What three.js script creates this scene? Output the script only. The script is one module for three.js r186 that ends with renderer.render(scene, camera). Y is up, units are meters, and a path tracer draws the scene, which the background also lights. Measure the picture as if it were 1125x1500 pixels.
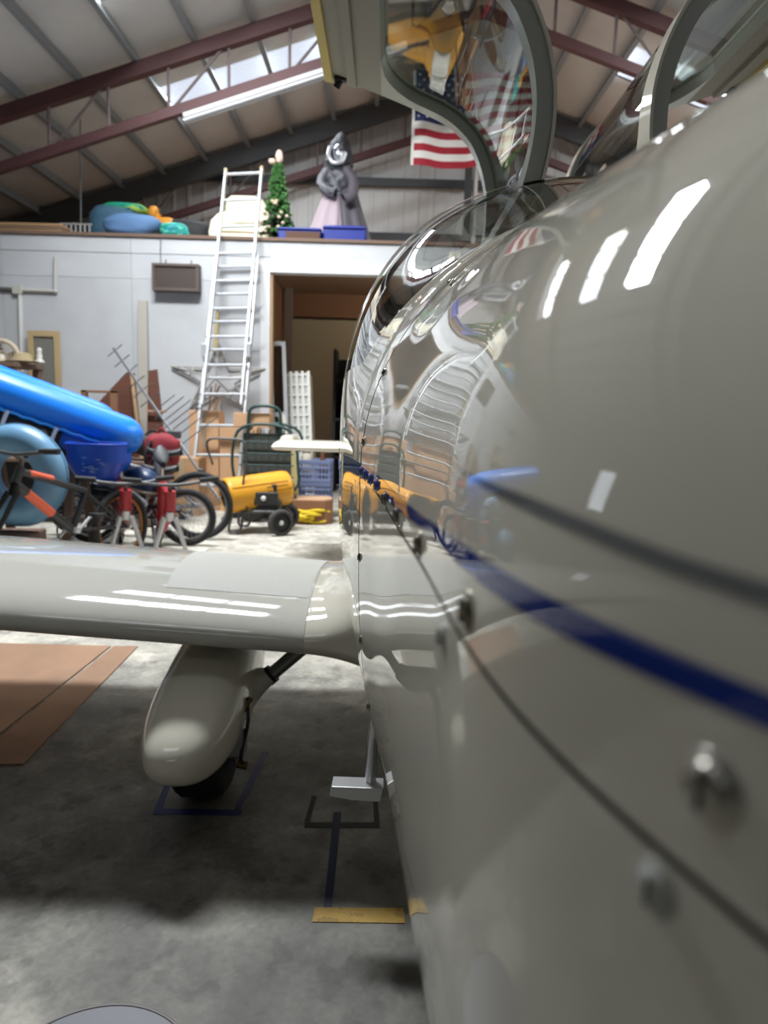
import * as THREE from 'three';
import { RoundedBoxGeometry } from 'three/addons/geometries/RoundedBoxGeometry.js';
import { mergeGeometries, toCreasedNormals } from 'three/addons/utils/BufferGeometryUtils.js';
import { RectAreaLightUniformsLib } from 'three/addons/lights/RectAreaLightUniformsLib.js';

// ---------------------------------------------------------------- camera, light, exposure
const scene = new THREE.Scene();
const EYE = 1.05;
const camera = new THREE.PerspectiveCamera(2 * Math.atan(750 / 1040) * 180 / Math.PI, 1125 / 1500, 0.02, 80);
camera.rotation.order = 'YXZ';
camera.position.set(0, EYE, 0);
camera.rotation.set(-Math.atan(145 / 1040), 0, 0.028);
camera.focus = 1.0;
camera.userData.fStop = 5.8;
camera.updateMatrixWorld(true);

const renderer = new THREE.WebGLRenderer({ antialias: true });
renderer.toneMapping = THREE.LinearToneMapping;
renderer.toneMappingExposure = 0.78;
renderer.shadowMap.enabled = true;
RectAreaLightUniformsLib.init();
scene.background = new THREE.Color(0.75, 0.85, 1.0);

// skylight strips let into the roof: [side, nearer edge, farther edge, radiance]
const SKYLIGHTS = [
  [-1, 8.65, 9.35, 15], [1, 8.65, 9.35, 22],
  [-1, 6.3, 6.95, 15], [1, 6.3, 6.95, 22],
  [-1, 4.7, 5.25, 190], [1, 4.4, 5.0, 22],
  [-1, 0.0, 0.7, 3], [1, 0.0, 0.7, 4],
  [-1, -4.2, -3.5, 4], [1, -4.2, -3.5, 4],
];
const SKY_TINT = new THREE.Color(0.93, 0.97, 1.0);

// ---------------------------------------------------------------- helpers
let seed = 20240611;
const rnd = () => { seed = (seed * 1664525 + 1013904223) >>> 0; return seed / 4294967296; };
const rr = (a, b) => a + (b - a) * rnd();
const V = (x, y, z) => new THREE.Vector3(x, y, z);
const C = (r, g, b) => new THREE.Color().setRGB(r, g, b);
const hex = (h) => new THREE.Color(h);
const used = {};
function numbered(n) { const k = used[n] = (used[n] ?? -1) + 1; return k ? `${n}_${String(k).padStart(3, '0')}` : n; }

// the point seen at pixel (x, y) that lies `d` metres ahead
function at(x, y, d) {
  const v = V((x - 562.5) / 1040, (750 - y) / 1040, -1).applyEuler(camera.rotation);
  const s = -d / v.z;
  return V(v.x * s, EYE + v.y * s, -d);
}
function onFloor(x, y, h = 0) {
  const v = V((x - 562.5) / 1040, (750 - y) / 1040, -1).applyEuler(camera.rotation);
  const s = (h - EYE) / v.y;
  return V(v.x * s, h, v.z * s);
}

function tag(o, label, category, group, kind) {
  if (label) o.userData.label = label;
  if (category) o.userData.category = category;
  if (group) o.userData.group = group;
  if (kind) o.userData.kind = kind;
  return o;
}
// a Group at the thing's base; with world = true its parts are written in world coordinates
function thing(name, label, category, base = [0, 0, 0], group, world = false) {
  const g = new THREE.Group(); g.name = numbered(name); scene.add(g);
  const b = Array.isArray(base) ? V(...base) : base;
  g.position.copy(b); g.world = world;
  return tag(g, label, category, group);
}
function mk(name, geo, mat, parent = scene, label) {
  const m = new THREE.Mesh(Array.isArray(geo) ? merge(geo) : geo, mat);
  m.castShadow = m.receiveShadow = true;
  if (parent === scene) m.name = numbered(name);
  else { m.name = numbered(name); if (parent.world) m.position.copy(parent.position).negate(); }
  if (label) m.userData.label = label;
  parent.add(m);
  return m;
}
function struct(name, geo, mat, parent = scene) {
  const m = mk(name, geo, mat, parent);
  if (parent === scene) { m.userData.kind = 'structure'; m.name = name; }
  return m;
}
function sgroup(name) { const g = new THREE.Group(); g.name = name; g.userData.kind = 'structure'; scene.add(g); return g; }
function merge(gs) {
  const list = gs.flat(9).map((g) => { const n = g.index ? g.toNonIndexed() : g.clone(); for (const k of Object.keys(n.attributes)) if (!['position', 'normal', 'uv'].includes(k)) n.deleteAttribute(k); if (!n.attributes.normal) n.computeVertexNormals(); if (!n.attributes.uv) n.setAttribute('uv', new THREE.Float32BufferAttribute(new Float32Array(n.attributes.position.count * 2), 2)); return n; });
  return mergeGeometries(list, false);
}
function box(w, h, d, x = 0, y = 0, z = 0, r = 0.004, seg = 1) {
  const rad = Math.min(r, w / 2.01, h / 2.01, d / 2.01);
  const g = rad > 0 ? new RoundedBoxGeometry(w, h, d, seg, rad) : new THREE.BoxGeometry(w, h, d);
  return boxUV(g).translate(x, y, z);
}
function boxUV(g) { // uv in metres by the dominant normal
  const p = g.attributes.position, n = g.attributes.normal, uv = new Float32Array(p.count * 2);
  for (let i = 0; i < p.count; i++) {
    const a = Math.abs(n.getX(i)), b = Math.abs(n.getY(i)), c = Math.abs(n.getZ(i));
    if (a >= b && a >= c) { uv[2 * i] = p.getZ(i); uv[2 * i + 1] = p.getY(i); } else if (b >= c) { uv[2 * i] = p.getX(i); uv[2 * i + 1] = p.getZ(i); } else { uv[2 * i] = p.getX(i); uv[2 * i + 1] = p.getY(i); }
  }
  g.setAttribute('uv', new THREE.BufferAttribute(uv, 2));
  return g;
}
const vv = (p) => (Array.isArray(p) ? V(...p) : p);
function along(g, a, b) { // puts a geometry built along +y, centred, between two points
  a = vv(a); b = vv(b);
  const q = new THREE.Quaternion().setFromUnitVectors(V(0, 1, 0), b.clone().sub(a).normalize());
  return g.applyQuaternion(q).translate((a.x + b.x) / 2, (a.y + b.y) / 2, (a.z + b.z) / 2);
}
function rod(a, b, r, seg = 8, r2 = r) { return along(new THREE.CylinderGeometry(r2, r, vv(a).distanceTo(vv(b)), seg), a, b); }
function bar(a, b, w, t, up = V(0, 1, 0), r = 0.004) { // rectangular bar; w across (perpendicular to up), t along up
  a = vv(a); b = vv(b);
  const L = a.distanceTo(b), z = b.clone().sub(a).normalize(), x = vv(up).clone().cross(z).normalize(), y = z.clone().cross(x);
  const g = box(w, t, L, 0, 0, 0, r);
  g.applyMatrix4(new THREE.Matrix4().makeBasis(x, y, z));
  return g.translate((a.x + b.x) / 2, (a.y + b.y) / 2, (a.z + b.z) / 2);
}
function tube(pts, r, seg = 32, rs = 8, closed = false, tension = 0.5) {
  return new THREE.TubeGeometry(new THREE.CatmullRomCurve3(pts.map(vv), closed, 'centripetal', tension), seg, r, rs, closed);
}
function lathe(prof, seg = 32) { return new THREE.LatheGeometry(prof.map(([a, b]) => new THREE.Vector2(a, b)), seg); }
function prism(pts, depth, bevel = 0) { // outline in x, y extruded along z (centred)
  const s = new THREE.Shape(pts.map(([a, b]) => new THREE.Vector2(a, b)));
  const g = new THREE.ExtrudeGeometry(s, { depth, bevelEnabled: bevel > 0, bevelSize: bevel, bevelThickness: bevel, bevelSegments: 2, curveSegments: 12 });
  return g.translate(0, 0, -depth / 2);
}
// a smooth grid surface; f(u, v) -> Vector3, u and v in 0..1
function surf(f, nu, nv, us = 1, vs = 1) {
  const pos = [], uv = [], idx = [];
  for (let i = 0; i <= nu; i++) for (let j = 0; j <= nv; j++) { const p = f(i / nu, j / nv); pos.push(p.x, p.y, p.z); uv.push(i / nu * us, j / nv * vs); }
  for (let i = 0; i < nu; i++) for (let j = 0; j < nv; j++) { const a = i * (nv + 1) + j, b = a + nv + 1; idx.push(a, b, a + 1, b, b + 1, a + 1); }
  const g = new THREE.BufferGeometry();
  g.setAttribute('position', new THREE.Float32BufferAttribute(pos, 3));
  g.setAttribute('uv', new THREE.Float32BufferAttribute(uv, 2));
  g.setIndex(idx); g.computeVertexNormals();
  return g;
}
function weldSeam(g, nu, nv, closeV) { // smooth normals across a v-seam
  const n = g.attributes.normal;
  if (closeV) for (let i = 0; i <= nu; i++) { const a = i * (nv + 1), b = a + nv; const s = V(n.getX(a) + n.getX(b), n.getY(a) + n.getY(b), n.getZ(a) + n.getZ(b)).normalize(); n.setXYZ(a, s.x, s.y, s.z); n.setXYZ(b, s.x, s.y, s.z); }
  return g;
}
function ring(f, nu, nv) { return weldSeam(surf(f, nu, nv), nu, nv, true); }
// a curved slab of thickness t under f(u, v)
function slab(f, nu, nv, t) {
  const e = 1e-3, N = (u, v) => { const a = f(Math.min(1, u + e), v).sub(f(Math.max(0, u - e), v)), b = f(u, Math.min(1, v + e)).sub(f(u, Math.max(0, v - e))); return a.cross(b).normalize(); };
  const g = (u, v) => f(u, v).addScaledVector(N(u, v), -t);
  const edge = (fn, n) => surf((u, v) => { const [a, b] = fn(u); return f(a, b).lerp(g(a, b), v); }, n, 1);
  return merge([surf(f, nu, nv), surf((u, v) => g(u, 1 - v), nu, nv), edge((u) => [u, 0], nu), edge((u) => [u, 1], nu), edge((v) => [0, v], nv), edge((v) => [1, v], nv)]);
}
function spline(xs, ys) { // natural cubic through the stations
  const n = xs.length, h = [], a = [], l = [1], m = [0], z = [0], c = new Array(n).fill(0), b = [], d = [];
  for (let i = 0; i < n - 1; i++) h[i] = xs[i + 1] - xs[i];
  for (let i = 1; i < n - 1; i++) a[i] = 3 * ((ys[i + 1] - ys[i]) / h[i] - (ys[i] - ys[i - 1]) / h[i - 1]);
  for (let i = 1; i < n - 1; i++) { l[i] = 2 * (xs[i + 1] - xs[i - 1]) - h[i - 1] * m[i - 1]; m[i] = h[i] / l[i]; z[i] = (a[i] - h[i - 1] * z[i - 1]) / l[i]; }
  for (let i = n - 2; i >= 0; i--) { c[i] = (z[i] || 0) - (m[i] || 0) * c[i + 1]; b[i] = (ys[i + 1] - ys[i]) / h[i] - h[i] * (c[i + 1] + 2 * c[i]) / 3; d[i] = (c[i + 1] - c[i]) / (3 * h[i]); }
  return (x) => { let i = 0; while (i < n - 2 && x > xs[i + 1]) i++; const t = x - xs[i]; return ys[i] + t * (b[i] + t * (c[i] + t * d[i])); };
}
const lerp = (a, b, t) => a + (b - a) * t, clamp = (x, a = 0, b = 1) => Math.max(a, Math.min(b, x));
const sstep = (a, b, x) => { const t = clamp((x - a) / (b - a)); return t * t * (3 - 2 * t); };

// ---------------------------------------------------------------- noise and textures
function vnoise(seedN, period) { // periodic value noise
  const perm = new Float32Array(period * period); let s = seedN * 7919 + 17;
  for (let i = 0; i < perm.length; i++) { s = (s * 1664525 + 1013904223) >>> 0; perm[i] = s / 4294967296; }
  return (x, y) => {
    const xi = Math.floor(x), yi = Math.floor(y); let fx = x - xi, fy = y - yi; fx = fx * fx * (3 - 2 * fx); fy = fy * fy * (3 - 2 * fy);
    const w = (a) => ((a % period) + period) % period, g = (a, b) => perm[w(b) * period + w(a)];
    return lerp(lerp(g(xi, yi), g(xi + 1, yi), fx), lerp(g(xi, yi + 1), g(xi + 1, yi + 1), fx), fy);
  };
}
function fbm(seedN, base, oct) {
  const ns = Array.from({ length: oct }, (_, k) => vnoise(seedN + k, base << k));
  return (u, v) => { let s = 0, a = 0.5, t = 0; for (let k = 0; k < oct; k++) { s += a * ns[k](u * (base << k), v * (base << k)); t += a; a *= 0.55; } return s / t; };
}
function dataTex(n, f, srgb = true, rx = 1, ry = 1, m = n) { // f(u, v) -> [r, g, b] 0..1 in sRGB
  const d = new Uint8Array(n * m * 4);
  for (let j = 0; j < m; j++) for (let i = 0; i < n; i++) { const c = f(i / n, j / m), k = 4 * (j * n + i); d[k] = 255 * clamp(c[0]); d[k + 1] = 255 * clamp(c[1]); d[k + 2] = 255 * clamp(c[2]); d[k + 3] = 255; }
  const t = new THREE.DataTexture(d, n, m);
  t.wrapS = t.wrapT = THREE.RepeatWrapping; t.magFilter = THREE.LinearFilter; t.minFilter = THREE.LinearMipmapLinearFilter; t.generateMipmaps = true;
  if (srgb) t.colorSpace = THREE.SRGBColorSpace;
  t.repeat.set(rx, ry); t.needsUpdate = true;
  return t;
}
const std = (color, roughness = 0.6, o = {}) => new THREE.MeshStandardMaterial({ color: color.isColor ? color : hex(color), roughness, side: THREE.DoubleSide, ...o });
const phys = (color, roughness = 0.6, o = {}) => new THREE.MeshPhysicalMaterial({ color: color.isColor ? color : hex(color), roughness, side: THREE.DoubleSide, ...o });
// ---------------------------------------------------------------- materials of the setting
const nA = fbm(3, 4, 6), nB = fbm(11, 8, 6), nC = fbm(23, 16, 5), nD = fbm(37, 32, 4), nE = fbm(51, 3, 6), nG = fbm(61, 200, 3);
const mottle = (n, s1, lo, hi, rep) => dataTex(n, (u, v) => { const a = lerp(lo, hi, s1(u, v)); return [a, a, a]; }, true, rep, rep);
const concreteMap = dataTex(1400, (u, v) => {
  const wx = u + 0.05 * (nB(u, v) - 0.5), wy = v + 0.05 * (nC(u, v) - 0.5);
  let a = 0.66 + 0.18 * (nA(wx, wy) - 0.5) + 0.20 * (nC(wx, wy) - 0.5) + 0.22 * (nD(u, v) - 0.5) + 0.14 * (nG(u, v) - 0.5);
  const st = nC((wx + 0.45 * wy) % 1, (wy * 1) % 1); a += 0.08 * sstep(0.56, 0.70, st) - 0.09 * sstep(0.60, 0.72, nD((wy + 0.2) % 1, wx));
  return [a * 1.0, a * 0.98, a * 0.935];
}, true, 1 / 2.1, 1 / 2.1);
const concreteBump = dataTex(512, (u, v) => { const a = 0.5 * nC(u, v) + 0.5 * nD(u, v); return [a, a, a]; }, false, 1 / 1.3, 1 / 1.3);
const M = {
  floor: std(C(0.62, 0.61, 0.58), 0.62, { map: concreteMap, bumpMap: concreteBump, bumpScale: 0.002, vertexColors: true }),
  wall: std(C(0.57, 0.58, 0.60), 0.85, { map: dataTex(512, (u, v) => { const a = 0.93 + 0.10 * (nE(u, v) - 0.5) + 0.05 * (nC(u, v) - 0.5); return [a, a, a * 0.995]; }, true, 0.35, 0.35) }),
  header: std(C(0.64, 0.64, 0.645), 0.7),
  sheath: std(C(0.58, 0.58, 0.57), 0.55),
  insul: std(C(0.70, 0.69, 0.66), 0.6, { map: mottle(256, nA, 0.86, 1.0, 0.4) }),
  steel: std(C(0.30, 0.32, 0.33), 0.5, { metalness: 0.35 }),
  darksteel: std(C(0.07, 0.075, 0.08), 0.6, { metalness: 0.2 }),
  redox: std(C(0.085, 0.030, 0.030), 0.62),
  web: std(C(0.16, 0.12, 0.115), 0.6),
  tanwall: std(C(0.5, 0.43, 0.32), 0.8),
  brownwall: std(C(0.36, 0.19, 0.11), 0.6),
  rawwood: std(C(0.42, 0.27, 0.15), 0.75),
  darkwood: std(C(0.16, 0.10, 0.07), 0.75),
  skyglass: new THREE.MeshStandardMaterial({ color: C(0.6, 0.63, 0.68), roughness: 0.4, emissive: C(0.62, 0.70, 0.84), emissiveIntensity: 1, side: THREE.DoubleSide }),
};

// ---------------------------------------------------------------- room
const XL = -6.5, XR = 8.6, RIDGE = 0.87, WALLZ = -7.8, GABLEZ = -10.95, FRONTZ = 7.5, SLOPE = 0.328, RIDGE_Y = 5.82;
const roofY = (x, dy = 0) => RIDGE_Y + dy - SLOPE * Math.abs(x - RIDGE);

{ // floor: fine grid near the aircraft, coarse elsewhere, with large worn and oily patches
  const xs = [], zs = [];
  for (let x = XL; x < -3.2; x += 0.3) xs.push(x); for (let x = -3.2; x < 1.2; x += 0.04) xs.push(x); for (let x = 1.2; x <= XR + 0.2; x += 0.4) xs.push(Math.min(x, XR + 0.15));
  for (let z = FRONTZ; z > 0.2; z -= 0.4) zs.push(z); for (let z = 0.2; z > -4.2; z -= 0.04) zs.push(z); for (let z = -4.2; z >= GABLEZ - 0.3; z -= 0.25) zs.push(z);
  const pos = [], uv = [], col = [], idx = [];
  const f1 = fbm(71, 6, 5), f2 = fbm(83, 10, 5), f3 = fbm(97, 24, 4);
  for (const z of zs) for (const x of xs) {
    pos.push(x, 0, z); uv.push(x, z);
    const u = (x + 20) / 8, v = (z + 20) / 8, dist = -z;
    const cleanLit = sstep(2.2, 3.3, dist + 0.3 * (f1(u, v) - 0.5)); // less stained further in; also painted paler to stand for stronger light there
    let a = 0.86 + 0.5 * (f1(u, v) - 0.5) + 0.7 * (f3((x + 0.7 * z + 40) / 8, (z * 0.6 - 0.3 * x + 40) / 8) - 0.5);
    const splash = sstep(0.57, 0.66, f3((x - 0.6 * z + 20) / 8, (z * 0.7 + 0.3 * x + 20) / 8)) * sstep(0.42, 0.6, f1(v, u));
    a += 1.15 * splash;
    a *= 1 - 0.38 * sstep(0.55, 0.66, f2(u + 0.31, v + 0.17));
    a = lerp(a, 2.0 + 0.25 * (f1(u, v) - 0.5), cleanLit);
    const w = 0.02 * (f1(v, u) - 0.5);
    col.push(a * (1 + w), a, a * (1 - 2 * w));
  }
  const nx = xs.length;
  for (let j = 0; j < zs.length - 1; j++) for (let i = 0; i < nx - 1; i++) { const a = j * nx + i; idx.push(a, a + 1, a + nx, a + 1, a + nx + 1, a + nx); }
  const g = new THREE.BufferGeometry();
  g.setAttribute('position', new THREE.Float32BufferAttribute(pos, 3)); g.setAttribute('uv', new THREE.Float32BufferAttribute(uv, 2)); g.setAttribute('color', new THREE.Float32BufferAttribute(col, 3));
  g.setIndex(idx); g.computeVertexNormals();
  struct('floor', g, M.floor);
  struct('ground', box(XR - XL + 0.6, 0.2, FRONTZ - GABLEZ + 0.8, (XL + XR) / 2, -0.115, (FRONTZ + GABLEZ) / 2, 0), std(C(0.3, 0.29, 0.27), 0.9));
}

// back partition: white boards with open joints, a wide doorway, a loft above
const LOFT_Y = 2.83, DOOR_L = -1.28, DOOR_R = 0.75, DOOR_H = 2.49;
{
  const w = sgroup('wall_back'), T = 0.11, zc = WALLZ - T / 2, gap = 0.0018;
  const rows = [[0, 0.42], [0.42, 1.22 * 1.99], [1.22 * 1.99, LOFT_Y - 0.2], [LOFT_Y - 0.2, LOFT_Y - 0.02]];
  const cuts = [XL, -5.3, -4.12, -2.75, DOOR_L - 0.0];
  const rowsB = [[0, 2.39], [2.39, LOFT_Y - 0.185], [LOFT_Y - 0.181, LOFT_Y - 0.02]];
  for (let i = 0; i < cuts.length - 1; i++) for (const [y0, y1] of rowsB) mk('wall_board', box(cuts[i + 1] - cuts[i] - gap, y1 - y0 - gap, T, (cuts[i] + cuts[i + 1]) / 2, (y0 + y1) / 2, zc + rr(-0.002, 0.002), 0.003), M.wall, w);
  mk('wall_board', box(DOOR_R - DOOR_L, LOFT_Y - 0.02 - DOOR_H - 0.09, T, (DOOR_L + DOOR_R) / 2, (LOFT_Y - 0.02 + DOOR_H + 0.09) / 2, zc, 0.003), M.wall, w);
  for (const [a, b] of [[DOOR_R, 3.2], [3.2, 5.9], [5.9, XR]]) mk('wall_board', box(b - a - gap, LOFT_Y - 0.02, T, (a + b) / 2, (LOFT_Y - 0.02) / 2, zc, 0.003), M.wall, w);
  struct('trim_1', box(XR - XL, 0.035, 0.16, (XL + XR) / 2, LOFT_Y - 0.003, WALLZ - 0.055, 0.004), M.darkwood);
  struct('trim_2', box(DOOR_R - DOOR_L + 0.24, 0.11, 0.15, (DOOR_L + DOOR_R) / 2, DOOR_H + 0.055, zc + 0.005, 0.004), M.header);
  struct('trim_3', box(0.10, DOOR_H, 0.15, DOOR_L - 0.045, DOOR_H / 2, zc + 0.005, 0.004), M.header);
  struct('trim_4', box(0.025, DOOR_H, 0.10, DOOR_L + 0.016, DOOR_H / 2, zc, 0.003), M.rawwood);
  struct('trim_5', box(0.12, DOOR_H, 0.15, DOOR_R + 0.05, DOOR_H / 2, zc + 0.005, 0.004), M.header);
  // loft deck and the store room below it
  struct('loft_floor', box(XR - XL, 0.06, WALLZ - GABLEZ - 0.1, (XL + XR) / 2, LOFT_Y - 0.06, (WALLZ - 0.1 + GABLEZ) / 2, 0), std(C(0.40, 0.26, 0.17), 0.8)).name = 'ceiling_store_room';
  struct('wall_store_left', box(0.08, LOFT_Y - 0.1, 3.1, -1.55, (LOFT_Y - 0.1) / 2, -9.5, 0), M.brownwall);
  struct('wall_store_left_near', box(0.03, 2.5, 0.55, -1.36, 1.3, -8.2, 0), std(C(0.42, 0.41, 0.40), 0.7)).name = 'trim_6';
  struct('trim_7', box(0.10, 2.75, 0.10, -1.42, 1.38, -10.3, 0.004), std(C(0.33, 0.29, 0.26), 0.7));
  struct('wall_store_back', box(6, 2.38, 0.08, 1.2, 1.19, -10.75, 0), std(C(0.62, 0.55, 0.40), 0.8));
  struct('wall_store_beam', box(6, 0.42, 0.10, 1.2, 2.62, -10.7, 0), M.brownwall).name = 'trim_8';
  struct('wall_store_right', box(0.08, LOFT_Y - 0.1, 3.1, 2.6, (LOFT_Y - 0.1) / 2, -9.4, 0), M.tanwall);
}

{ // gable end: ribbed sheet with girts
  const prof = [];
  for (let x = XL - 0.3; x < XR + 0.3; x += 0.225) prof.push([x, 0], [x + 0.15, 0], [x + 0.17, 0.014], [x + 0.205, 0.014]);
  const pos = [], idx = [];
  prof.forEach(([x, z], i) => { pos.push(x, 0, GABLEZ - 0.06 + z, x, Math.max(0.2, roofY(x, 0.1)), GABLEZ - 0.06 + z); if (i) { const a = 2 * (i - 1); idx.push(a, a + 2, a + 1, a + 2, a + 3, a + 1); } });
  const g = new THREE.BufferGeometry(); g.setAttribute('position', new THREE.Float32BufferAttribute(pos, 3)); g.setIndex(idx);
  const gn = g.toNonIndexed(); gn.computeVertexNormals();
  const wg = sgroup('wall_gable');
  mk('sheathing', gn, M.sheath, wg);
  const shape = [[XL - 0.3, 0], [XR + 0.3, 0], [XR + 0.3, roofY(XR, 0.1)], [RIDGE, roofY(RIDGE, 0.1)], [XL - 0.3, roofY(XL, 0.1)]];
  mk('outer_skin', prism(shape, 0.1).translate(0, 0, GABLEZ - 0.16), M.sheath, wg);
  for (const e of [3.62, 4.38]) struct(`trim_girt_${e}`, box(XR - XL, 0.11, 0.07, (XL + XR) / 2, e, GABLEZ + 0.03, 0.004), M.darksteel).name = e < 4 ? 'trim_9' : 'trim_10';
  struct('wall_front', prism(shape, 0.12).translate(0, 0, FRONTZ + 0.06), std(C(0.22, 0.21, 0.20), 0.7));
  struct('wall_left', box(0.12, roofY(XL, 0.1), FRONTZ - GABLEZ, XL - 0.06, roofY(XL, 0.1) / 2, (FRONTZ + GABLEZ) / 2, 0), std(C(0.30, 0.295, 0.28), 0.8));
  struct('wall_right', box(0.12, roofY(XR, 0.1), FRONTZ - GABLEZ, XR + 0.06, roofY(XR, 0.1) / 2, (FRONTZ + GABLEZ) / 2, 0), std(C(0.5, 0.49, 0.46), 0.8));
}

// roof: purlins, sagging white-faced insulation between them, skylight panes, outer skin
const PUR = 0.6, ceiling = sgroup('ceiling');
{
  const cs = Math.cos(Math.atan(SLOPE)), Z0 = GABLEZ - 0.1, Z1 = FRONTZ + 0.1;
  for (const side of [-1, 1]) {
    const reach = side < 0 ? RIDGE - XL : XR - RIDGE, n = Math.ceil(reach / PUR);
    const off = (k) => Math.min(Math.max(0.03, k * PUR - 0.05), reach);
    for (let k = 0; k <= n; k++) {
      const x = RIDGE + side * off(k), y = roofY(x, -0.07);
      mk('purlin', merge([box(0.014, 0.13, Z1 - Z0, x, y, (Z0 + Z1) / 2, 0), box(0.06, 0.012, Z1 - Z0, x - 0.024 * side, y - 0.06, (Z0 + Z1) / 2, 0)]), M.steel, ceiling);
      if (k === n) break;
      const x0 = RIDGE + side * (k ? off(k) : 0), x1 = RIDGE + side * off(k + 1), lit = k >= 3 && k < 6;
      const spans = []; let z = Z1;
      if (lit) for (const [, d0, d1] of SKYLIGHTS.filter((q) => q[0] === side).sort((p, q) => p[1] - q[1])) { spans.push([z, -d0]); z = -d1; }
      spans.push([z, Z0]);
      for (const [za, zb] of spans) {
        const L = za - zb, nz = Math.max(2, Math.round(L / 0.25)), ph = rnd() * 9;
        mk('insulation', surf((u, v) => { const zz = lerp(za, zb, u), xx = lerp(x0, x1, v), sag = 4 * v * (1 - v) * (0.020 + 0.014 * Math.sin(zz * 2.1 + ph) + 0.010 * Math.sin(zz * 5.3 + 2 * ph)) * Math.min(1, 4 * u * (1 - u) * L + 0.1); return V(xx, roofY(xx, -0.012) - sag, zz); }, nz, 6, L, PUR), M.insul, ceiling);
      }
    }
    // skylights: a corrugated pane and a lamp of the same size just below it
    for (const [, d0, d1, lum] of SKYLIGHTS.filter((q) => q[0] === side)) {
      const xa = RIDGE + side * off(3), xb = RIDGE + side * off(6), zc = -(d0 + d1) / 2, cx = (xa + xb) / 2;
      const g = surf((u, v) => { const x = lerp(xa, xb, u), z = lerp(-d0, -d1, v); return V(x, roofY(x, 0.0) + 0.012 * Math.cos(v * Math.PI * 2 * 9), z); }, 4, 72, 1, 1);
      used.pane = (used.pane ?? 0) + 1;
      struct(`window_${used.pane}`, g, M.skyglass);
      const L = new THREE.RectAreaLight(SKY_TINT, lum, d1 - d0, Math.abs(xb - xa) / cs);
      L.position.set(cx, roofY(cx, -0.02), zc);
      L.lookAt(cx - SLOPE * side, roofY(cx, -0.02) - 1, zc);
      L.name = 'skylight_lamp'; scene.add(L);
    }
    const xe = RIDGE + side * (reach + 0.2);
    mk('roof_skin', slab((u, v) => { const x = lerp(RIDGE, xe, u); return V(x, roofY(x, 0.14), lerp(Z0, Z1, v)); }, 1, 1, 0.06), M.sheath, ceiling);
  }
}

// trusses: parallel top and bottom chords with rod webs
function truss(d, label, dark) {
  const t = thing('roof_truss', label, 'roof truss', [RIDGE, 0, -d], 'steel roof trusses', true), z = -d;
  const yt = (x) => roofY(x, -0.22), yb = (x) => roofY(x, -0.22 - 0.51);
  for (const s of [-1, 1]) {
    const x1 = s < 0 ? XL + 0.05 : XR - 0.05;
    mk('top_chord', bar([RIDGE, yt(RIDGE), z], [x1, yt(x1), z], 0.10, dark ? 0.26 : 0.14, V(0, 1, 0), 0.006), dark ? M.darksteel : M.redox, t);
    mk('bottom_chord', bar([RIDGE, yb(RIDGE), z], [x1, yb(x1), z], 0.08, 0.10, V(0, 1, 0), 0.006), M.redox, t);
    const n = Math.floor(Math.abs(x1 - RIDGE) / 0.62);
    for (let k = 0; k < n; k++) {
      const xa = RIDGE + s * (0.1 + k * 0.62), xb = RIDGE + s * (0.1 + k * 0.62 + 0.62);
      mk('web', rod([xa, yb(xa), z], [xa, yt(xa), z], 0.017, 6), M.web, t);
      if (k % 2 === 0) mk('web', rod([xb, yb(xb), z], [xa, yt(xa), z], 0.015, 6), M.web, t);
    }
  }
}
truss(7.8, 'dark red steel roof truss nearest the viewer, above the white partition wall');
truss(10.7, 'dark roof truss against the gable end, behind the loft clutter', true);
truss(3.5, 'dark red roof truss overhead, out of the picture above the open cabin doors');
truss(-0.8, 'dark red roof truss overhead near the nose of the aircraft');
truss(-5.0, 'dark red roof truss overhead nearest the hangar front');

{ // ridge post in front of the gable, with a pipe beside it
  const p = thing('ridge_post', 'dark steel post against the gable end, under the striped flag', 'post', [1.04, LOFT_Y - 0.02, -10.6], null, true);
  mk('post_shaft', box(0.10, 2.2, 0.10, 1.06, LOFT_Y + 1.08, -10.58, 0.004), M.darksteel, p);
  mk('conduit', rod([1.16, LOFT_Y - 0.02, -10.58], [1.16, LOFT_Y + 2.0, -10.58], 0.035, 12), std(C(0.6, 0.6, 0.58), 0.4), p);
}
{ // fluorescent fitting under the near truss, unlit
  const a = V(-2.15, 0, -7.72), b = V(0.1, 0, -7.72);
  a.y = roofY(a.x, -0.85); b.y = roofY(b.x, -0.85);
  const fitM = std(C(0.50, 0.50, 0.50), 0.5); const t = thing('light_fitting', 'long white strip light fitting hung along the near truss below the skylight', 'light fitting', a, null, true);
  const up = V(0.33, 1, 0).normalize();
  mk('housing', bar(a, b, 0.11, 0.05, up, 0.01), fitM, t);
  for (const o of [-0.03, 0.03]) { const q = V(0, -0.04, o); mk('tube', rod(a.clone().add(q), b.clone().add(q), 0.017, 10), std(C(0.55, 0.56, 0.58), 0.3), t); }
}
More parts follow.
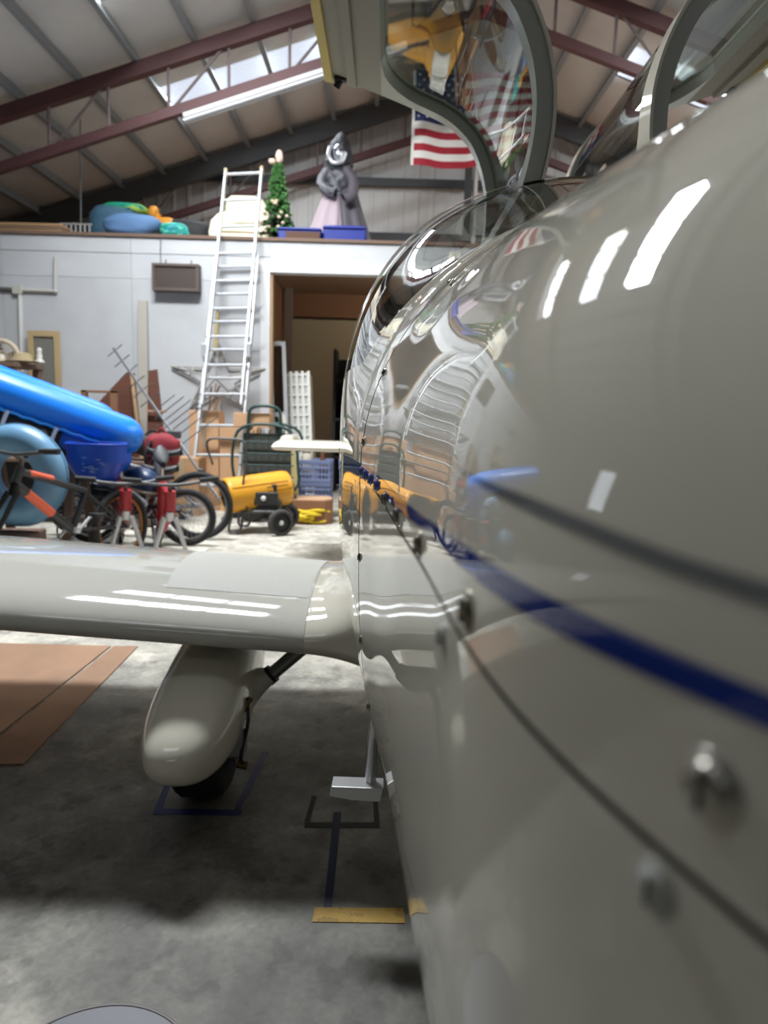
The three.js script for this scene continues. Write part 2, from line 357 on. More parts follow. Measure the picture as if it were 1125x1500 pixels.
{ // paned window low in the left wall
  const g = sgroup('window_left'); g.name = 'window_9';
  const x = XL + 0.02, z0 = -5.3, z1 = -4.85, y0 = 1.5, y1 = 2.4;
  mk('window_frame', merge([box(0.05, 0.05, z1 - z0 + 0.1, x, y0, (z0 + z1) / 2), box(0.05, 0.05, z1 - z0 + 0.1, x, y1, (z0 + z1) / 2), box(0.05, y1 - y0, 0.05, x, (y0 + y1) / 2, z0 - 0.02), box(0.05, y1 - y0, 0.05, x, (y0 + y1) / 2, z1 + 0.02)]), M.header, g);
  for (let k = 0; k < 7; k++) { const h = (y1 - y0 - 0.05) / 7; mk('louvre_pane', box(0.012, h - 0.03, z1 - z0, x, y0 + 0.03 + h * (k + 0.5), (z0 + z1) / 2, 0.003), new THREE.MeshStandardMaterial({ color: C(0.7, 0.72, 0.74), roughness: 0.2, emissive: C(0.55, 0.62, 0.75), emissiveIntensity: 4 }), g); }
  const L = new THREE.RectAreaLight(SKY_TINT, 3, z1 - z0, y1 - y0); L.position.set(x + 0.06, (y0 + y1) / 2, (z0 + z1) / 2); L.lookAt(x + 1, (y0 + y1) / 2, (z0 + z1) / 2); L.name = 'window_lamp'; scene.add(L);
}

{ // added bulb, unseen behind the cowling, to brighten the store room doorway
  const t = thing('added_bulb', 'added bulb, out of sight, that brightens the store room beyond the doorway', 'bulb', [0.55, 2.80, -9.5]);
  mk('added_bulb_holder', lathe([[0, 0], [0.03, 0], [0.03, -0.05], [0.018, -0.07], [0, -0.07]], 16), std(C(0.3, 0.28, 0.25), 0.5), t);
  mk('added_bulb_glass', new THREE.SphereGeometry(0.032, 16, 12).translate(0, -0.1, 0), new THREE.MeshStandardMaterial({ color: C(0.8, 0.75, 0.65), emissive: C(1, 0.85, 0.62), emissiveIntensity: 3 }), t);
  const L = new THREE.PointLight(new THREE.Color(1, 0.88, 0.68), 1.5); L.position.set(0.55, 2.70, -9.5); L.name = 'added_bulb_lamp'; L.castShadow = true; scene.add(L);
}
// ---------------------------------------------------------------- the aircraft (its axis runs along z, nose behind the viewer)
const PAINT = { color: C(0.70, 0.665, 0.565), roughness: 0.6, specularIntensity: 0, clearcoat: 1, clearcoatRoughness: 0.012 };
const P = {
  white: new THREE.MeshPhysicalMaterial({ ...PAINT, side: THREE.DoubleSide }),
  wing: new THREE.MeshPhysicalMaterial({ ...PAINT, color: C(0.58, 0.57, 0.515), clearcoatRoughness: 0.05, side: THREE.DoubleSide }),
  walk: phys(C(0.46, 0.455, 0.415), 0.6, { bumpMap: dataTex(256, (u, v) => { const a = nD(u, v) + 0.6 * (rnd() - 0.5); return [a, a, a]; }, false, 6, 6), bumpScale: 0.0012 }),
  blue: new THREE.MeshPhysicalMaterial({ ...PAINT, color: C(0.012, 0.035, 0.24), side: THREE.DoubleSide }),
  grey: new THREE.MeshPhysicalMaterial({ ...PAINT, color: C(0.17, 0.175, 0.18), side: THREE.DoubleSide }),
  gap: std(C(0.012, 0.012, 0.012), 0.9),
  seal: std(C(0.14, 0.15, 0.14), 0.6),
  trimgrey: phys(C(0.42, 0.43, 0.385), 0.5, { clearcoat: 0.6, clearcoatRoughness: 0.1 }),
  lining: std(C(0.27, 0.255, 0.21), 0.7),
  yellow: std(C(0.50, 0.40, 0.12), 0.6),
  black: std(C(0.015, 0.015, 0.016), 0.6),
  chrome: std(C(0.75, 0.75, 0.74), 0.18, { metalness: 1 }),
  alu: std(C(0.72, 0.73, 0.74), 0.3, { metalness: 0.9 }),
  steelleg: std(C(0.28, 0.29, 0.29), 0.35, { metalness: 0.6 }),
  rubber: std(C(0.018, 0.018, 0.018), 0.8),
  brass: std(C(0.16, 0.11, 0.04), 0.4, { metalness: 0.9 }),
  leather: std(C(0.42, 0.20, 0.09), 0.6),
  plexi: new THREE.MeshPhysicalMaterial({ color: C(0.62, 0.66, 0.64), roughness: 0, transmission: 1, thickness: 0, ior: 1.5, side: THREE.DoubleSide }),
};
const CX = 0.44, WAIST = -0.073;
const DW = [-0.75, -0.45, -0.2, 0.05, 0.2, 0.35, 0.5, 0.7, 0.85, 1.1, 1.43, 2.1, 2.8, 3.6, 4.4, 5.5];
const fw = spline(DW, [0.10, 0.19, 0.2680, 0.3405, 0.3969, 0.4164, 0.4303, 0.4498, 0.4698, 0.4985, 0.532, 0.56, 0.51, 0.36, 0.22, 0.09]);
const ft = spline(DW, [0.03, 0.115, 0.156, 0.1830, 0.1872, 0.2035, 0.2290, 0.2645, 0.2825, 0.350, 0.458, 0.50, 0.45, 0.32, 0.22, 0.14]);
const fb = spline([-0.75, -0.5, -0.2, 0.1, 0.4, 0.85, 1.43, 2.1, 2.8, 3.6, 4.4, 5.5], [0.25, 0.37, 0.47, 0.52, 0.547, 0.547, 0.547, 0.547, 0.50, 0.35, 0.21, 0.10]);
const fnk = spline([-0.75, -0.2, 0.4, 0.85, 1.43, 1.9], [2, 2.057, 2.39, 2.09, 2.6, 2.7]);
const fnu = (d) => (d < 1.9 ? fnk(d) : 2.7) - 0.6 * sstep(2.3, 4, d);
const fnl = (d) => 3.4 - 1.2 * sstep(2.3, 4.2, d);
const NB = 360, cache = new Map();
function loop(d) { // dense section, from the keel up the near side, over the top and down the far side; y relative to the eye
  const key = d.toFixed(5);
  if (cache.has(key)) return cache.get(key);
  const w = fw(d), hu = ft(d) - WAIST, hb = fb(d), nu = fnu(d), nl = fnl(d), pts = [];
  for (let i = 0; i <= NB; i++) {
    const a = -Math.PI / 2 + 2 * Math.PI * i / NB, s = Math.sin(a), c = Math.cos(a), n = s < 0 ? nl : nu, h = s < 0 ? hb : hu;
    // spaced along the angle of the true direction, so that no stretch is sparsely sampled
    const R = Math.pow(Math.pow(Math.abs(c), n) + Math.pow(Math.abs(s), n), -1 / n);
    pts.push([-w * R * c, WAIST + h * R * s]);
  }
  const S = [0]; for (let i = 1; i <= NB; i++) S.push(S[i - 1] + Math.hypot(pts[i][0] - pts[i - 1][0], pts[i][1] - pts[i - 1][1]));
  const r = { pts, S, L: S[NB], top: S[NB / 2] };
  cache.set(key, r);
  return r;
}
function sAt(d, elev) { // arc length on the near (starboard) side where the section reaches that height
  const r = loop(d);
  for (let i = 0; i < NB / 2; i++) if (r.pts[i + 1][1] >= elev) return lerp(r.S[i], r.S[i + 1], (elev - r.pts[i][1]) / (r.pts[i + 1][1] - r.pts[i][1] || 1));
  return r.top;
}
function onLoop(d, s) {
  const r = loop(d); let a = 0, b = NB;
  s = clamp(s, 0, r.L);
  while (b - a > 1) { const m = (a + b) >> 1; if (r.S[m] <= s) a = m; else b = m; }
  const t = (s - r.S[a]) / (r.S[b] - r.S[a] || 1);
  return V(CX + lerp(r.pts[a][0], r.pts[b][0], t), EYE + lerp(r.pts[a][1], r.pts[b][1], t), -d);
}
// patch of the hull between d0 and d1, between two arc lengths given as functions of d; off lifts it off the hull
function patch(d0, d1, nd, s0, s1, ns, off = 0) {
  const f = (u, v) => {
    const d = lerp(d0, d1, u), a = s0(d), b = s1(d), s = lerp(a, b, v), p = onLoop(d, s);
    if (!off) return p;
    const e = 0.004, t = onLoop(d, s + e).sub(onLoop(d, s - e)), q = onLoop(d + e, s * loop(d + e).L / loop(d).L).sub(onLoop(d - e, s * loop(d - e).L / loop(d).L));
    const n = t.cross(q).normalize();
    if (n.x * (p.x - CX) + n.y * (p.y - EYE - WAIST) < 0) n.negate();
    return p.addScaledVector(n, off);
  };
  return surf(f, nd, ns);
}
const SPLIT = spline([-0.75, 0.05, 0.12, 0.18, 0.25, 0.43, 0.62, 0.85, 1.0], [-0.097, -0.0955, -0.0935, -0.0905, -0.0855, -0.081, -0.078, -0.0745, -0.0745]), dSplit = (k) => (d) => SPLIT(d) + k, FIRE = 0.85, GLASS0 = 0.91, HOOP0 = 1.385, HOOP1 = 1.45, DOOR1 = 2.25, SILL = -0.20;
const near = (e) => (d) => sAt(d, typeof e === 'function' ? e(d) : e), far = (e) => (d) => loop(d).L - sAt(d, typeof e === 'function' ? e(d) : e);
const glassEdge = (d) => 0.075 + (ft(d) - 0.004 - 0.075) * Math.pow(clamp((1.12 - d) / (1.12 - GLASS0)), 1.6);

const plane = thing('light_aircraft', 'glossy white light aircraft with a blue side stripe and both gull wing doors raised', 'aircraft', [CX, 0, -1.8], null, true);
{
  const zero = () => 0, whole = (d) => loop(d).L;
  const up = mk('upper_cowling', patch(-0.75, FIRE - 0.004, 200, near(dSplit(0.0012)), far(dSplit(0.0012)), 140), P.white, plane);
  mk('lower_cowling', merge([patch(-0.75, FIRE - 0.004, 200, zero, near(dSplit(-0.0012)), 70), patch(-0.75, FIRE - 0.004, 120, far(dSplit(-0.0012)), whole, 50)]), P.white, plane);
  // dark joints behind the panel gaps
  mk('panel_joint', merge([patch(-0.7, FIRE, 90, near(dSplit(-0.012)), near(dSplit(0.012)), 2, -0.003), patch(FIRE - 0.012, FIRE + 0.012, 3, zero, whole, 160, -0.003)]), P.gap, plane);
  const nose = loop(-0.75), ns = new THREE.Shape(nose.pts.map(([x, y]) => new THREE.Vector2(x + CX, y + EYE)));
  mk('nose_plate', new THREE.ShapeGeometry(ns, 1).translate(0, 0, 0.75), P.gap, plane);
  // hull aft of the firewall
  const side = (d0, d1, nd, e, n = 80) => [patch(d0, d1, nd, zero, near(e), n), patch(d0, d1, nd, far(e), whole, n)];
  const hull = mk('fuselage', merge([
    patch(FIRE + 0.004, GLASS0, 12, zero, whole, 240), ...side(GLASS0, HOOP0, 46, glassEdge, 100), patch(HOOP0, HOOP1, 10, zero, whole, 260),
    ...side(HOOP1, DOOR1, 50, SILL, 60), patch(HOOP1, DOOR1, 20, (d) => loop(d).top - 0.12, (d) => loop(d).top + 0.12, 16), patch(DOOR1, 5.5, 140, zero, whole, 120),
  ]), P.white, plane);
  mk('windscreen', patch(GLASS0, HOOP0 + 0.006, 60, near((d) => glassEdge(d) - 0.012), far((d) => glassEdge(d) - 0.012), 140, -0.0035), P.plexi, plane);
  // dark seal round the inside of the windscreen and the door frame
  mk('windscreen_seal', merge([patch(HOOP0 - 0.020, HOOP1, 6, near(-0.15), far(-0.15), 160, -0.012), ...[0, 1].map((k) => patch(GLASS0, HOOP0, 30, k ? far((d) => glassEdge(d)) : near((d) => glassEdge(d) - 0.03), k ? far((d) => glassEdge(d) - 0.03) : near(glassEdge), 2, -0.010))]), P.black, plane);
  mk('door_surround', merge([patch(HOOP1 - 0.03, HOOP1 + 0.012, 3, near(SILL), far(SILL), 160, -0.02), patch(DOOR1 - 0.012, DOOR1 + 0.02, 3, near(SILL), far(SILL), 120, -0.02)]), P.seal, plane);
  // cabin
  const B = (d, e0) => loop(d).pts.map(([x, y]) => [x * 0.985 + CX, Math.max(EYE + e0, y * 0.985 + EYE)]);
  mk('instrument_panel', [prism(loop(1.0).pts.map(([x, y]) => [x * 0.97 + CX, Math.min(EYE + 0.05, Math.max(EYE - 0.25, y + EYE))]), 0.04).translate(0, 0, -1.0), box(0.86, 0.03, 0.14, CX, EYE + 0.05, -1.06, 0.012, 2)], P.black, plane);
  mk('cabin_floor', box(0.74, 0.02, 1.35, CX, EYE - 0.52, -1.55, 0.003), P.lining, plane);
  mk('bulkhead', prism(loop(2.32).pts.map(([x, y]) => [x * 0.985 + CX, y * 0.985 + EYE]), 0.02).translate(0, 0, -2.32), P.lining, plane);
  for (const s of [-1, 1]) {
    const seat = mk('seat', [box(0.42, 0.10, 0.46, CX + s * 0.235, EYE - 0.40, -1.75, 0.04, 3), box(0.42, 0.62, 0.10, 0, 0, 0, 0.045, 3).rotateX(-0.28).translate(CX + s * 0.235, EYE - 0.09, -2.08)], P.leather, plane);
    mk('headrest', box(0.22, 0.16, 0.08, 0, 0, 0, 0.03, 3).rotateX(-0.28).translate(CX + s * 0.235, EYE + 0.26, -2.19), P.leather, seat);
  }
  // stripe along the side, widening aft, and a fine grey line above it near the nose
  const st = spline([-0.7, 0.10, 0.18, 0.27, 0.34, 0.455, 0.63, 0.88, 1.35, 2.5, 5.4], [-0.046, -0.0478, -0.0488, -0.0495, -0.0525, -0.057, -0.0585, -0.061, -0.078, -0.09, -0.03]);
  const sb = spline([-0.7, 0.12, 0.18, 0.27, 0.36, 0.46, 0.56, 0.89, 1.35, 2.5, 5.4], [-0.053, -0.0545, -0.0568, -0.0575, -0.060, -0.0655, -0.0705, -0.085, -0.112, -0.17, -0.12]);
  const segs = [[-0.72, FIRE - 0.004], [FIRE + 0.004, 5.3]];
  for (const s of [0, 1]) {
    const lo = s ? far(sb) : near(sb), hi = s ? far(st) : near(st);
    mk('side_stripe', merge(segs.map(([a, b], k) => patch(a, b, k ? 60 : 120, s ? hi : lo, s ? lo : hi, 4, 0.0004))), P.blue, plane, 'blue side stripe');
    const pc = spline([-0.7, 0.125, 0.15, 0.17, 0.2, 0.233, 0.4], [-0.035, -0.031, -0.0301, -0.0285, -0.0263, -0.0247, -0.018]), pw = (d) => 0.0020 * sstep(0.30, 0.2, d) + 0.0001, g0 = (d) => pc(d) - pw(d), g1 = (d) => pc(d) + pw(d);
    mk('pinstripe', patch(-0.7, 0.32, 60, s ? far(g1) : near(g0), s ? far(g0) : near(g1), 3, 0.0004), P.grey, plane, 'thin grey stripe');
  }
  // fasteners along the cowling joints
  const head = lathe([[0, 0.0032], [0.0028, 0.0031], [0.0045, 0.0026], [0.0054, 0.0016], [0.0056, 0.0008], [0.0072, 0.0007], [0.0078, 0.0003], [0.0079, -0.0012]], 28);
  const slot = box(0.0080, 0.0012, 0.0012, 0, 0.0031, 0, 0);
  function fastener(d, e, mat, k = 1) {
    const s = sAt(d, e), p = onLoop(d, s), t = onLoop(d, s + 0.003).sub(onLoop(d, s - 0.003)), q = onLoop(d + 0.003, sAt(d + 0.003, e)).sub(onLoop(d - 0.003, sAt(d - 0.003, e)));
    const n = t.clone().cross(q).normalize(); if (n.x > 0) n.negate();
    const M4 = new THREE.Matrix4().makeBasis(t.normalize(), n, t.clone().cross(n).normalize()).scale(V(k, k, k)).setPosition(p);
    const f = mk('fastener', head.clone().applyMatrix4(M4), mat, plane);
    mk('slot', slot.clone().applyMatrix4(M4), P.gap, f);
  }
  const dull = std(C(0.22, 0.20, 0.15), 0.25, { metalness: 1 }), screwNear = std(C(0.45, 0.43, 0.38), 0.3, { metalness: 1 }), bluehead = phys(C(0.015, 0.05, 0.32), 0.3, { clearcoat: 1 });
  [0.132, 0.256, 0.388, 0.497, 0.593].forEach((d, i) => fastener(d, -0.0718, i ? dull : screwNear));
  [0.679, 0.739, 0.79, 0.832].forEach((d) => fastener(d, -0.0690, bluehead));
  for (const [d, e] of [[0.836, -0.034], [0.836, 0.047], [0.836, 0.15], [0.836, 0.22], [0.836, -0.172], [0.836, -0.275], [0.836, -0.36]]) fastener(d, e, dull, 0.8);
  for (const d of [0.143, 0.30]) fastener(d, d < 0.2 ? -0.1015 : -0.096, P.trimgrey, 0.8);
}

// gull wing doors, hinged on the roof spine and standing open
function gullDoor(s) {
  const prof = [[0.118, 0.425], [0.103, 0.495], [0.096, 0.56], [0.099, 0.632], [0.119, 0.71], [0.158, 0.785], [0.225, 0.845], [0.318, 0.888], [0.43, 0.93], [0.545, 0.966], [0.59, 0.977]].map(([x, y]) => V(0.395 + s * x, EYE + y, 0));
  const curve = new THREE.CatmullRomCurve3(prof, false, 'centripetal');
  const z0 = -1.45, z1 = -2.18, f = (u, v) => { const p = curve.getPointAt(clamp(u)); return V(p.x, p.y, lerp(z0, z1, v)); };
  // slab whose v-range may change along u; the outer face of the door is the face of the slab
  const sub = (u0, u1, v0, v1) => { const A = typeof v0 === 'function' ? v0 : () => v0, B = typeof v1 === 'function' ? v1 : () => v1; return (u, v) => { const q = lerp(u0, u1, u), a = A(q), b = B(q); return f(q, s < 0 ? lerp(b, a, v) : lerp(a, b, v)); }; };
  const W = 0.80, U0 = 0.05, fil = (u, r, d) => { const q = (t) => (t >= 1 ? 0 : d * (1 - Math.sqrt(1 - (1 - clamp(t)) ** 2))); return Math.max(q((u - U0) / r), q((W - u) / r)); };
  const fr = (u) => 0.058 + fil(u, 0.13, 0.20), door = mk('gull_wing_door', slab(sub(W, 1, 0, 1), 16, 24, 0.030), P.lining, plane);
  mk('door_frame', merge([slab(sub(U0, W, 0, fr), 60, 6, 0.030), slab(sub(U0, W, (u) => 1 - fr(u), 1), 60, 6, 0.030), slab(sub(0, U0, 0, 1), 4, 12, 0.030)]), P.trimgrey, door);
  const out = (fn) => { const e = 1e-3; return (u, v) => { const a = fn(Math.min(1, u + e), v).sub(fn(Math.max(0, u - e), v)), b = fn(u, Math.min(1, v + e)).sub(fn(u, Math.max(0, v - e))); return fn(u, v).addScaledVector(a.cross(b).normalize(), 0.007); }; };
  mk('outer_skin', merge([slab(out(sub(U0, W, -0.014, (u) => fr(u) + 0.014)), 60, 8, 0.006), slab(out(sub(U0, W, (u) => 0.986 - fr(u), 1.014)), 60, 8, 0.006), slab(out(sub(0, U0, -0.014, 1.014)), 4, 16, 0.006), slab(out(sub(W, 1, -0.014, 1.014)), 20, 20, 0.006)]), P.white, door);
  mk('door_window', slab(sub(0.045, W + 0.005, 0.055, 0.945), 56, 20, 0.004), P.plexi, door);
  mk('sill_strip', slab(sub(0.972, 1, -0.012, 1.012), 3, 20, 0.040), P.yellow, door, 'yellowed strip along the sill edge');
  const c = f(0.955, 0.97);
  mk('door_latch', [rod([c.x - s * 0.01, c.y - 0.02, c.z], [c.x + s * 0.012, c.y - 0.055, c.z - 0.01], 0.010, 10), box(0.036, 0.016, 0.024, c.x, c.y - 0.034, c.z - 0.005, 0.005)], P.black, door);
  mk('door_rail', slab(sub(0.885, 0.915, 0.02, 0.98), 4, 16, 0.042), P.lining, door);
}
gullDoor(-1); gullDoor(1);

// wing
const LEd = 1.72, CHORD = 1.09;
function foil(t) { // t 0..1: trailing edge, over the top, nose, back underneath -> [chordwise 0..1, height]
  const top = t < 0.5, x = Math.pow(Math.cos(Math.PI * t), 2), y = 5 * 0.135 * (0.2969 * Math.sqrt(x) - 0.126 * x - 0.3516 * x * x + 0.2843 * x ** 3 - 0.1030 * x ** 4);
  const camber = 0.022 * 4 * x * (1 - x);
  return [x, (top ? y : -y) + camber];
}
function wingPoint(s, X, t, fair = 0) { // X is measured outwards from the axis
  const out = X - 0.63, [x, y] = foil(t), top = t < 0.5;
  const z = -(LEd + x * CHORD) + fair * 0.05 * (1 - x);
  return V(CX + s * X, EYE - 0.585 - 0.006 * x * 3 + 0.051 * out + y * CHORD * (1 + 0.25 * fair) + (top ? fair * 0.16 * (0.35 + 0.65 * Math.sin(Math.PI * Math.sqrt(x))) : -0.015 * fair), z);
}
for (const s of [-1, 1]) {
  const flip = (g) => g;
  const wing = mk('wing', [ring((u, v) => wingPoint(s, lerp(0.63, 3.9, u), v), 60, 90), surf((u, v) => { const a = wingPoint(s, 3.9, v), m = wingPoint(s, 3.93, 0.25); return a.lerp(V(m.x, EYE - 0.42, a.z), u); }, 3, 90)], P.wing, plane);
  mk('wing_root_fairing', ring((u, v) => { const X = lerp(0.632, 0.30, u), k = Math.pow(clamp((0.66 - X) / 0.22), 2.4); return wingPoint(s, X, v, k); }, 30, 110), P.white, plane);
  if (s < 0) {
    mk('wing_walk', surf((u, v) => wingPoint(s, lerp(0.64, lerp(1.17, 1.03, v), u), lerp(0.03, 0.37, v)).add(V(0, 0.0009, 0)), 20, 40, 0.42, 0.9), P.walk, wing, 'rough textured walkway patch');
    mk('flap_seam', merge([surf((u, v) => wingPoint(s, lerp(1.176, 1.179, u), lerp(0.0, 0.16, v)).add(V(0, 0.0008, 0)), 1, 20), surf((u, v) => wingPoint(s, lerp(0.63, 0.634, u), lerp(0.0, 0.97, v)).add(V(0, 0.0004, 0)), 1, 60)]), std(C(0.25, 0.25, 0.23), 0.8), wing);
    const p = wingPoint(s, 1.15, 0.10);
    mk('wing_tab', box(0.06, 0.005, 0.05, p.x, p.y + 0.004, p.z, 0.002), P.white, wing);
  }
}
{ // tailplane
  for (const s of [-1, 1]) {
    const tp = mk('tailplane', [ring((u, v) => { const X = lerp(0.0, 1.2, u), [x, y] = foil(v), ch = lerp(0.72, 0.62, u); return V(CX + s * X, EYE - 0.255 + y * ch * 0.85, -(4.85 + x * ch + 0.05 * u)); }, 24, 50), surf((u, v) => { const [x, y] = foil(v), ch = 0.62; return V(CX + s * (1.2 + 0.03 * u * (1 - u) * 4), EYE - 0.255 + y * ch * 0.85 * (1 - u), -(4.90 + x * ch)); }, 4, 50)], P.white, plane);
    mk('tip_horn', box(0.10, 0.075, 0.34, CX + s * 1.15, EYE - 0.215, -5.25, 0.035, 4), P.white, tp);
  }
  const fin = [[0, 0], [0.75, 0], [0.95, 1.0], [0.50, 1.0]];
  mk('fin', prism(fin, 0.05, 0.015).rotateY(Math.PI / 2).translate(CX, EYE + 0.1, -4.6), P.white, plane);
}
{ // starboard main wheel with its fairing, leg and brake
  const X = -0.47, AX = -1.85, R = 0.18;
  const wheel = mk('main_wheel', lathe([[0.075, -0.062], [0.12, -0.066], [0.155, -0.068], [0.172, -0.055], [0.179, -0.03], [0.18, 0], [0.179, 0.03], [0.172, 0.055], [0.155, 0.068], [0.12, 0.066], [0.075, 0.062]], 56).rotateZ(Math.PI / 2).translate(X, R, AX), P.rubber, plane);
  mk('hub', lathe([[0, -0.03], [0.07, -0.03], [0.078, -0.05], [0.078, 0.05], [0.06, 0.045], [0.03, 0.05], [0, 0.055]], 32).rotateZ(-Math.PI / 2).translate(X, R, AX), P.alu, wheel);
  for (let k = -2; k <= 2; k++) mk('tread_rib', new THREE.TorusGeometry(0.1785 - Math.abs(k) * 0.0012, 0.0035, 6, 64).rotateY(Math.PI / 2).translate(X + k * 0.021, R, AX), P.rubber, wheel);
  const bow = (d, L, k = 2) => Math.pow(1 - Math.pow(1 - clamp((d - 1.5) / L), k), 1 / k), stern = (d) => Math.sqrt(1 - clamp((d - 1.92) / 0.56) ** 2);
  const hw = (d) => 0.004 + 0.116 * bow(d, 0.30, 2.2) * stern(d), mid = (d) => 0.235 + 0.07 * sstep(1.55, 2.3, d);
  const yt = (d) => mid(d) + (0.095 * bow(d, 0.24) + 0.05 * sstep(1.56, 1.95, d)) * stern(d), yb = (d) => mid(d) - (0.088 * bow(d, 0.18) + 0.0 * d) * stern(d) - 0.03 * sstep(1.6, 1.9, d) * stern(d);
  const fairing = mk('wheel_fairing', ring((u, v) => {
    const d = 1.5 + 0.98 * Math.pow(u, 1.7) * (u < 1 ? 1 : 1), a = 2 * Math.PI * v, c = Math.cos(a), q = Math.sin(a), n = 2.5, w = Math.max(0.001, hw(d)), hi = yt(d), lo = yb(d);
    const Rr = Math.pow(Math.abs(c) ** n + Math.abs(q) ** n, -1 / n);
    return V(X + w * Rr * c, (hi + lo) / 2 + (hi - lo) / 2 * Rr * q, -d);
  }, 90, 90), P.white, plane);
  // flared collar where the leg enters
  mk('leg_collar', surf((u, v) => { const a = 2 * Math.PI * v, t = u, c = V(-0.43, 0.25, -1.95).lerp(V(-0.315, 0.298, -1.95), t), r = lerp(0.105, 0.026, Math.pow(t, 0.62)), ax = V(0.085, 0.073, -0.02).normalize(), e1 = V(0, 0, 1).cross(ax).normalize(), e2 = ax.clone().cross(e1); return c.addScaledVector(e1, r * Math.cos(a)).addScaledVector(e2, 1.25 * r * Math.sin(a)); }, 24, 40), P.white, fairing);
  mk('gear_leg', [rod([-0.42, 0.20, -1.94], [-0.14, 0.452, -1.96], 0.019, 20, 0.021)], P.steelleg, plane);
  mk('leg_clamp', [rod([-0.322, 0.289, -1.949], [-0.305, 0.304, -1.95], 0.027, 20)], P.black, plane);
  const br = mk('brake', [lathe([[0.05, 0], [0.095, 0], [0.095, 0.006], [0.05, 0.006]], 40).rotateZ(Math.PI / 2).translate(-0.375, R, AX), box(0.05, 0.085, 0.055, -0.372, R + 0.01, AX + 0.085, 0.008, 2)], P.steelleg, plane);
  mk('caliper_fitting', [rod([-0.365, R - 0.05, AX + 0.1], [-0.34, R - 0.055, AX + 0.1], 0.011, 12), rod([-0.36, R + 0.075, AX + 0.08], [-0.34, R + 0.11, AX + 0.05], 0.007, 10)], P.brass, br);
  mk('brake_line', tube([[-0.35, R + 0.11, AX + 0.05], [-0.34, R + 0.06, AX + 0.09], [-0.355, R - 0.03, AX + 0.11], [-0.345, R - 0.055, AX + 0.1]], 0.005, 24, 6), P.black, br);
}
{ // boarding step on a bent tube under the cabin
  const d = 1.42, c = at(523, 1148, d);
  const s = mk('boarding_step', [tube([[0.06, EYE - 0.52, -d], [0.012, EYE - 0.60, -d], [-0.008, EYE - 0.67, -d], [-0.013, c.y + 0.0, -d]], 0.0125, 28, 14)], P.alu, plane);
  mk('step_pad', prism([[-0.054, -0.006], [-0.01, -0.013], [0.050, -0.015], [0.054, 0.010], [-0.050, 0.011]], 0.05, 0.002).rotateX(-0.1).translate(c.x, c.y - 0.004, -d + 0.01), P.alu, s);
}
// ---------------------------------------------------------------- on the loft
const card = std(C(0.52, 0.33, 0.19), 0.85), card2 = std(C(0.42, 0.25, 0.14), 0.85), blackm = std(C(0.014, 0.014, 0.015), 0.7), ironm = std(C(0.10, 0.10, 0.10), 0.5, { metalness: 0.6 }), silverm = std(C(0.62, 0.63, 0.64), 0.35, { metalness: 0.8 }), woodm = std(C(0.40, 0.24, 0.12), 0.7);
const LD = LOFT_Y + 0.016; // deck top
const px = (x, d) => at(x, 345, d).x;
function blob(w, h, dd, sq = 2.4, wob = 0.03, sd = 1, nu = 28, nv = 20) { // a soft rounded lump standing on y = 0
  const n = fbm(200 + sd, 3, 3);
  return ring((v, u) => {
    const a = Math.PI * 2 * u, b = Math.PI * (v - 0.5), c = Math.cos(b), p = (q, k) => Math.sign(q) * Math.abs(q) ** (2 / k);
    const k = 1 + wob * 4 * (n(u, v * 0.999) - 0.5) * Math.cos(b);
    return V(w / 2 * p(Math.cos(a), sq) * p(c, sq) * k, Math.max(0, h / 2 + h / 2 * p(Math.sin(b), sq) * k), -dd / 2 * p(Math.sin(a), sq) * p(c, sq) * k);
  }, nv, nu);
}
function lump(name, label, cat, x0, x1, h, d, depth, mat, sd, group) {
  const X = (px(x0, d) + px(x1, d)) / 2, w = Math.abs(px(x1, d) - px(x0, d));
  const t = thing(name, label, cat, [X, LD, -d], group);
  mk('body', blob(w, h, depth, 2.6, 0.12, sd), mat, t);
  return t;
}
{ const t = thing('plywood_sheets', 'flat brown sheets of plywood lying along the loft edge at far left', 'plywood', [-4.6, LD, -8.15]); for (let k = 0; k < 3; k++) mk('sheet', box(2.2 - 0.1 * k, 0.028, 0.6, 0.05 * k, 0.016 + 0.032 * k, 0, 0.003), [woodm, std(C(0.22, 0.14, 0.09), 0.8), woodm][k], t); }
{ const t = thing('plastic_basket', 'grey slatted basket on the loft edge, at the foot of the thin pole', 'basket', [px(118, 8.15), LD, -8.15]); const m = std(C(0.32, 0.32, 0.32), 0.6); mk('tray', box(0.34, 0.03, 0.26, 0, 0.016, 0, 0.01), m, t); for (let k = 0; k < 7; k++) mk('slat', box(0.02, 0.11, 0.014, -0.15 + 0.05 * k, 0.085, 0.12, 0.004), m, t); mk('rim', box(0.36, 0.016, 0.02, 0, 0.135, 0.12, 0.006), m, t); }
{ const t = thing('thin_pole', 'tall thin dark pole standing upright on the loft against the roof', 'pole', [-3.45, LD, -8.22]); mk('shaft', rod([0, 0, 0], [0.02, 1.28, -0.02], 0.012, 8, 0.006), ironm, t); mk('foot', lathe([[0, 0], [0.04, 0], [0.04, 0.01], [0.014, 0.03]], 14), ironm, t); }
const blueCloth = std(C(0.10, 0.20, 0.38), 0.7), greenCloth = std(C(1, 1, 1), 0.75, { map: dataTex(128, (u, v) => { const a = nB(u, v), b = nA(v, u); return a > 0.56 ? [0.62, 0.75, 0.32] : b > 0.5 ? [0.05, 0.62, 0.45] : [0.06, 0.42, 0.50]; }) });
lump('float_bag', 'dull teal blue folded float bag at the back of the loft heap', 'float bag', 136, 214, 0.48, 8.55, 0.5, std(C(0.05, 0.13, 0.20), 0.7), 1);
lump('float_bag', 'sky blue folded inflatable heap at the front of the loft edge', 'float bag', 150, 236, 0.27, 8.12, 0.42, blueCloth, 2);
